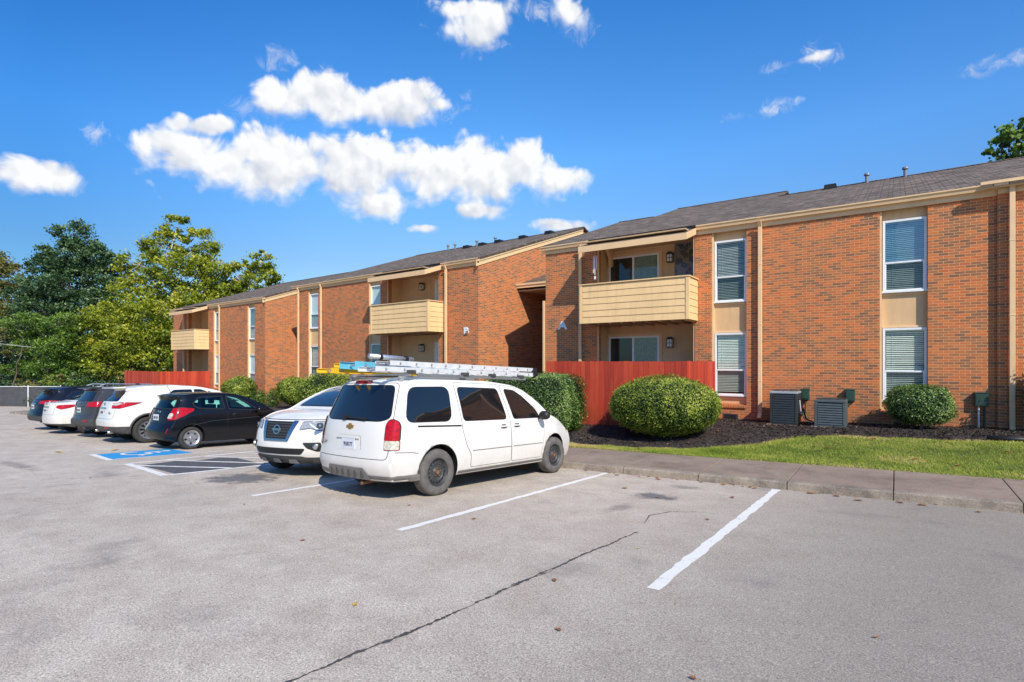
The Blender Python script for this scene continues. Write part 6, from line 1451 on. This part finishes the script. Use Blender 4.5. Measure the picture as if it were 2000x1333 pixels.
for x, y in ((-2.9, 7.9), (-1.9, 6.9), (-4.2, 5.2), (-5.4, 5.3), (-2.3, 3.9), (-1.8, 3.1), (-.9, 3.0), (-3.2, 2.6), (-5.0, 3.4), (-7.2, 4.0), (-11.4, 3.6), (-2.1, 5.2), (-.1, 4.2)):
    leaf_thing(x, y, lot_z(x, y), random.uniform(.018, .036), random.choice(['dry_leaf', 'dry_leaf', 'dry_leaf', 'yellow_leaf']), 'small dry leaf lying on the open asphalt', 'small leaves scattered on the lot')
for x, y, l in ((-16.6, 4.6, 'yellow leaf lying at the end of the bay line left of the blue panel'), (-16.1, 5.6, 'yellow leaf lying on the lot behind the large white suv'), (-1.02, 1.92, 'yellow green leaf at the bottom edge of the photo')):
    leaf_thing(x, y, lot_z(x, y), .10 if y > 3 else .05, 'yellow_leaf', l, None)
for x, y in ((-1.4, 13.3), (-1.2, 13.2), (.3, 12.7), (-.4, 14.1), (1.7, 13.6), (.9, 12.4), (-2.9, 12.2), (2.2, 12.5), (-4.8, 11.9)):
    leaf_thing(x, y, verge_z(x, y)+.03, random.uniform(.045, .075), 'dry_leaf', 'dry brown leaf lying on the lawn', 'dry leaves on the lawn')
for x, y in ((-3.5, 15.2), (-3.0, 14.6), (-2.9, 15.9), (-3.9, 12.7), (-5.1, 12.4), (-6.4, 12.6), (-2.6, 15.1), (-1.9, 15.2), (-.6, 15.3), (-3.6, 14.0)):
    leaf_thing(x, y, verge_z(x, y)+.07, random.uniform(.04, .07), 'dry_leaf', 'dry brown leaf lying on the dark mulch', 'dry leaves on the mulch')

# ------------------------------------------------------------------ light, sky, camera
SUN_AZ = math.atan2(.832, -.555)   # compass bearing of the sun, clockwise from +Y
SUN_EL = rad(39.5)
sd = Vector((math.sin(SUN_AZ)*math.cos(SUN_EL), math.cos(SUN_AZ)*math.cos(SUN_EL), math.sin(SUN_EL)))
li = bpy.data.lights.new('sun', 'SUN'); li.energy = 5.0; li.angle = rad(.53); li.color = (1, .93, .80)
so = bpy.data.objects.new('sun', li); COL.objects.link(so); so.rotation_euler = sd.to_track_quat('Z', 'Y').to_euler(); so.location = sd*60
wd = bpy.data.worlds.new('World'); sc.world = wd; wd.use_nodes = True; nt = wd.node_tree; nt.nodes.clear()
class WN(NT):
    def __init__(s): s.t = nt; s.n = nt.nodes; s.l = nt.links
k = WN()
out = k.add('ShaderNodeOutputWorld'); bg = k.add('ShaderNodeBackground'); bg.inputs['Strength'].default_value = .12; k.link(bg.outputs[0], out.inputs[0])
sky = k.add('ShaderNodeTexSky'); sky.sky_type = 'NISHITA'; sky.sun_disc = False; sky.sun_elevation = SUN_EL; sky.sun_rotation = SUN_AZ; sky.altitude = 200; sky.air_density = 1.0; sky.dust_density = .6; sky.ozone_density = 3.0
hs = k.add('ShaderNodeHueSaturation'); hs.inputs['Saturation'].default_value = 1.12; hs.inputs['Value'].default_value = 1.0; k.link(sky.outputs[0], hs.inputs['Color'])
tc = k.add('ShaderNodeTexCoord'); sp = k.add('ShaderNodeSeparateXYZ'); k.link(tc.outputs['Generated'], sp.inputs[0])
az = k.math('ARCTAN2', sp.outputs[0], sp.outputs[1]); el = k.math('ARCSINE', sp.outputs[2])
# clouds: (bearing deg from +Y, elevation deg, half width, half height, tilt, weight)
CL = [(-66.16, 18.0, 3.06, 1.96, 9.63, 1), (-58.16, 18.27, 4.93, 2.7, -1.47, 1), (-53.5, 18.22, 4.44, 3.14, 5.02, 0.95), (-48.32, 18.66, 4.9, 3.02, 3.37, 1), (-48.82, 15.55, 3.16, 1.24, 3.24, 0.9), (-42.38, 18.52, 4.5, 2.35, 1.57, 1), (-38.68, 19.91, 3.31, 2.77, 0.67, 1), (-34.15, 19.14, 4.79, 2.44, -0.99, 1), (-30.42, 18.37, 2.91, 1.43, -1.79, 0.95), (-67.31, 18.6, 1.98, 1.68, 10.54, 0.95), (-62.3, 17.87, 3.51, 1.95, 8.07, 1), (-58.6, 24.04, 2.21, 1.53, 8.83, 1), (-54.21, 24.81, 3.02, 1.96, 7.0, 1), (-50.57, 23.98, 4.05, 1.53, 5.17, 1), (-45.51, 24.72, 3.24, 1.96, 3.43, 1), (-42.65, 24.9, 1.58, 0.86, 2.65, 0.8), (-58.16, 26.71, 1.57, 0.93, 9.44, 0.75), (-52.53, 23.2, 2.97, 1.07, 6.0, 0.9), (-63.96, 20.57, 2.46, 0.81, 9.92, 0.9), (-66.16, 20.36, 1.62, 0.96, 10.9, 0.85), (-76.32, 14.34, 2.81, 1.27, 3.58, 1), (-72.07, 18.32, 1.06, 0.84, 52.56, 0.72), (-37.88, 31.77, 4.16, 1.96, 15.38, 1), (-40.01, 32.55, 3.19, 0.93, 1.57, 0.85), (-28.99, 32.2, 1.9, 1.35, -33.12, 0.8), (-37.88, 30.09, 2.13, 0.71, 0.81, 0.75), (-32.82, 32.63, 2.66, 0.82, -1.57, 0.7), (-6.15, 25.93, 2.26, 0.56, 1.34, 0.8), (-8.88, 25.8, 1.94, 0.54, 3.75, 0.77), (-5.74, 26.0, 2.84, 0.97, 0.99, 0.6), (-9.53, 22.64, 1.96, 0.74, -1.94, 0.72), (-13.11, 22.61, 1.2, 0.5, -8.31, 0.6), (5.97, 22.13, 2.31, 0.62, -1.26, 0.77), (7.6, 22.3, 0.9, 0.6, -2.03, 0.77), (-28.04, 31.51, 2.62, 1.52, -3.68, 0.7), (-42.91, 32.59, 2.11, 1.11, 3.15, 0.7), (-60.81, 22.44, 1.78, 1.22, 9.38, 0.65), (-41.33, 24.52, 2.12, 1.09, 2.02, 0.6), (-50.57, 24.28, 8.47, 1.6, 7.37, 1), (-55.86, 24.25, 3.36, 1.72, 7.5, 1), (-55.39, 18.02, 10.44, 2.67, 4.69, 1), (-40.27, 18.35, 10.12, 2.17, 0.08, 1), (-48.57, 15.66, 4.36, 1.43, 3.03, 1), (-38.68, 15.32, 3.2, 0.84, 0.54, 0.95), (-44.06, 13.48, 1.78, 0.55, 1.88, 0.9), (-29.1, 13.78, 4.09, 0.75, -1.83, 0.9), (-30.95, 14.22, 1.7, 0.5, -1.16, 0.8)]
cv = k.add('ShaderNodeCombineXYZ'); k.link(az, cv.inputs[0]); k.link(el, cv.inputs[1])
def fbm(vec, scale, detail, rough, dist=0): 
    n = k.add('ShaderNodeTexNoise'); n.noise_dimensions = '2D'; n.inputs['Scale'].default_value = scale; n.inputs['Detail'].default_value = detail; n.inputs['Roughness'].default_value = rough; n.inputs['Distortion'].default_value = dist; k.link(vec, n.inputs['Vector']); return n.outputs['Fac']
def shifted(dx, dy):
    m = k.add('ShaderNodeVectorMath'); m.operation = 'ADD'; k.link(cv.outputs[0], m.inputs[0]); m.inputs[1].default_value = (dx, dy, 0); return m.outputs[0]
def puffs(vec, scale, seed):
    v = k.add('ShaderNodeTexVoronoi'); v.voronoi_dimensions = '2D'; v.feature = 'SMOOTH_F1'; v.inputs['Scale'].default_value = scale; v.inputs['Smoothness'].default_value = .35; v.inputs['Randomness'].default_value = 1
    m = k.add('ShaderNodeVectorMath'); m.operation = 'ADD'; k.link(vec, m.inputs[0]); m.inputs[1].default_value = (seed, seed*1.7, seed*.3); k.link(m.outputs[0], v.inputs['Vector']); return k.math('SUBTRACT', .55, v.outputs['Distance'])
wn = k.add('ShaderNodeTexNoise'); wn.noise_dimensions = '2D'; wn.inputs['Scale'].default_value = 26; wn.inputs['Detail'].default_value = 5; k.link(cv.outputs[0], wn.inputs['Vector'])
def warped(dx, dy, amt=.022):
    s1 = k.add('ShaderNodeVectorMath'); s1.operation = 'MULTIPLY_ADD'; k.link(wn.outputs['Color'], s1.inputs[0]); s1.inputs[1].default_value = (amt, amt, amt); s1.inputs[2].default_value = (dx-amt/2, dy-amt/2, 0)
    m = k.add('ShaderNodeVectorMath'); m.operation = 'ADD'; k.link(cv.outputs[0], m.inputs[0]); k.link(s1.outputs[0], m.inputs[1]); return m.outputs[0]
def relief_field(dx, dy):
    w = warped(dx, dy); return k.math('ADD', k.math('MULTIPLY', puffs(w, 14, 3.1), .9), k.math('ADD', k.math('MULTIPLY', puffs(w, 31, 5.3), .5), k.math('MULTIPLY', puffs(w, 68, 7.7), .27)))
nz = relief_field(0, 0); nzs = relief_field(.010, .016); fb = fbm(cv.outputs[0], 13, 11, .64, .4); nz2 = fbm(cv.outputs[0], 7, 4, .5)
blob = None; SN = None; SD = None; wisp = None
for a, e, rx, ry, t, w in CL:
    a, e, rx, ry, t = rad(a), rad(e), rad(rx), rad(ry), rad(t)
    dx = k.math('SUBTRACT', az, a); dy = k.math('SUBTRACT', el, e)
    u = k.math('ADD', k.math('MULTIPLY', dx, math.cos(t)/rx), k.math('MULTIPLY', dy, math.sin(t)/rx)); v = k.math('ADD', k.math('MULTIPLY', dx, -math.sin(t)/ry), k.math('MULTIPLY', dy, math.cos(t)/ry))
    r2 = k.math('ADD', k.math('MULTIPLY', u, u), k.math('MULTIPLY', v, v)); b = k.math('ADD', k.math('MAXIMUM', k.math('SUBTRACT', 1.0, k.math('POWER', r2, .55)), -1.6), (w-1)*1.1)
    if w < .78:
        b = k.math('MULTIPLY', k.math('MAXIMUM', k.math('SUBTRACT', 1.0, k.math('MULTIPLY', r2, .45)), 0.0), w); wisp = b if wisp is None else k.math('MAXIMUM', wisp, b); continue
    rl = k.math('MAXIMUM', k.math('SUBTRACT', 1.8, r2), 0.0); vn = k.math('MULTIPLY', rl, v); SN = vn if SN is None else k.math('ADD', SN, vn); SD = rl if SD is None else k.math('ADD', SD, rl)
    blob = b if blob is None else k.math('SMOOTH_MAX', blob, b, .3)
rise = k.math('DIVIDE', SN, k.math('ADD', SD, .15))
dens = k.math('ADD', blob, k.math('ADD', k.math('MULTIPLY', k.math('SUBTRACT', nz, -.10), .80), k.math('MULTIPLY', k.math('SUBTRACT', fb, .5), 1.6)))
soft = k.math('SUBTRACT', .74, k.math('MULTIPLY', k.math('MAXIMUM', k.math('MINIMUM', rise, .8), -.8), .34))
msk = k.add('ShaderNodeMapRange'); msk.interpolation_type = 'SMOOTHSTEP'; k.link(dens, msk.inputs[0]); msk.inputs[1].default_value = .02; k.link(k.math('ADD', .02, soft), msk.inputs[2])
fw = fbm(warped(0, 0, .03), 24, 12, .68, .8); wm = k.add('ShaderNodeMapRange'); wm.interpolation_type = 'SMOOTHSTEP'; k.link(k.math('ADD', wisp, k.math('MULTIPLY', k.math('SUBTRACT', fw, .5), 2.6)), wm.inputs[0]); wm.inputs[1].default_value = .35; wm.inputs[2].default_value = 1.5
mask = k.math('MAXIMUM', msk.outputs[0], k.math('MULTIPLY', k.math('MULTIPLY', wm.outputs[0], .75), k.math('GREATER_THAN', wisp, .01)))
rel = k.math('SUBTRACT', nz, nzs)
sh = k.math('ADD', .60, k.math('ADD', k.math('MULTIPLY', rel, .85), k.math('ADD', k.math('MULTIPLY', k.math('MAXIMUM', k.math('MINIMUM', rise, .7), -.9), .30), k.math('MULTIPLY', k.math('SUBTRACT', nz2, .5), .7))))
cc = k.ramp(sh, [(.10, (5.2, 5.6, 6.5)), (.45, (6.7, 6.95, 7.4)), (.82, (8.2, 8.3, 8.4))])
grade = k.ramp(k.math('DIVIDE', el, rad(45)), [(0, (1.1, 1.05, 1.0)), (.22, (1.12, 1.16, 1.2)), (.45, (1.08, 1.66, 1.95)), (.73, (.60, 1.45, 1.98)), (1, (.45, 1.2, 1.8))])
side = k.ramp(k.math('ADD', k.math('DIVIDE', az, rad(180)), .5), [(.08, (.45, .68, .82)), (.20, (.85, .92, .96)), (.30, (1, 1, 1)), (.50, (.92, .95, 1)), (.60, (.8, .86, .93))])
grade = k.mix(1.0, grade, side, 'MULTIPLY')
clear = k.mix(1.0, hs.outputs[0], grade, 'MULTIPLY')
fin = k.mix(mask, clear, cc); k.link(fin, bg.inputs['Color'])
cd = bpy.data.cameras.new('camera'); cd.sensor_width = 36; cd.lens = 1073/2000*36; cd.shift_y = 41/2000; cd.clip_start = .05; cd.clip_end = 3000
co = bpy.data.objects.new('camera', cd); COL.objects.link(co); co.location = (0, 0, 1.55); co.rotation_euler = (rad(90), 0, rad(34.95)); sc.camera = co
sc.view_settings.view_transform = 'Standard'; sc.view_settings.look = 'None'; sc.view_settings.exposure = 0; sc.view_settings.gamma = 1
sc.render.engine = 'CYCLES'; sc.cycles.max_bounces = 8; sc.cycles.transparent_max_bounces = 16
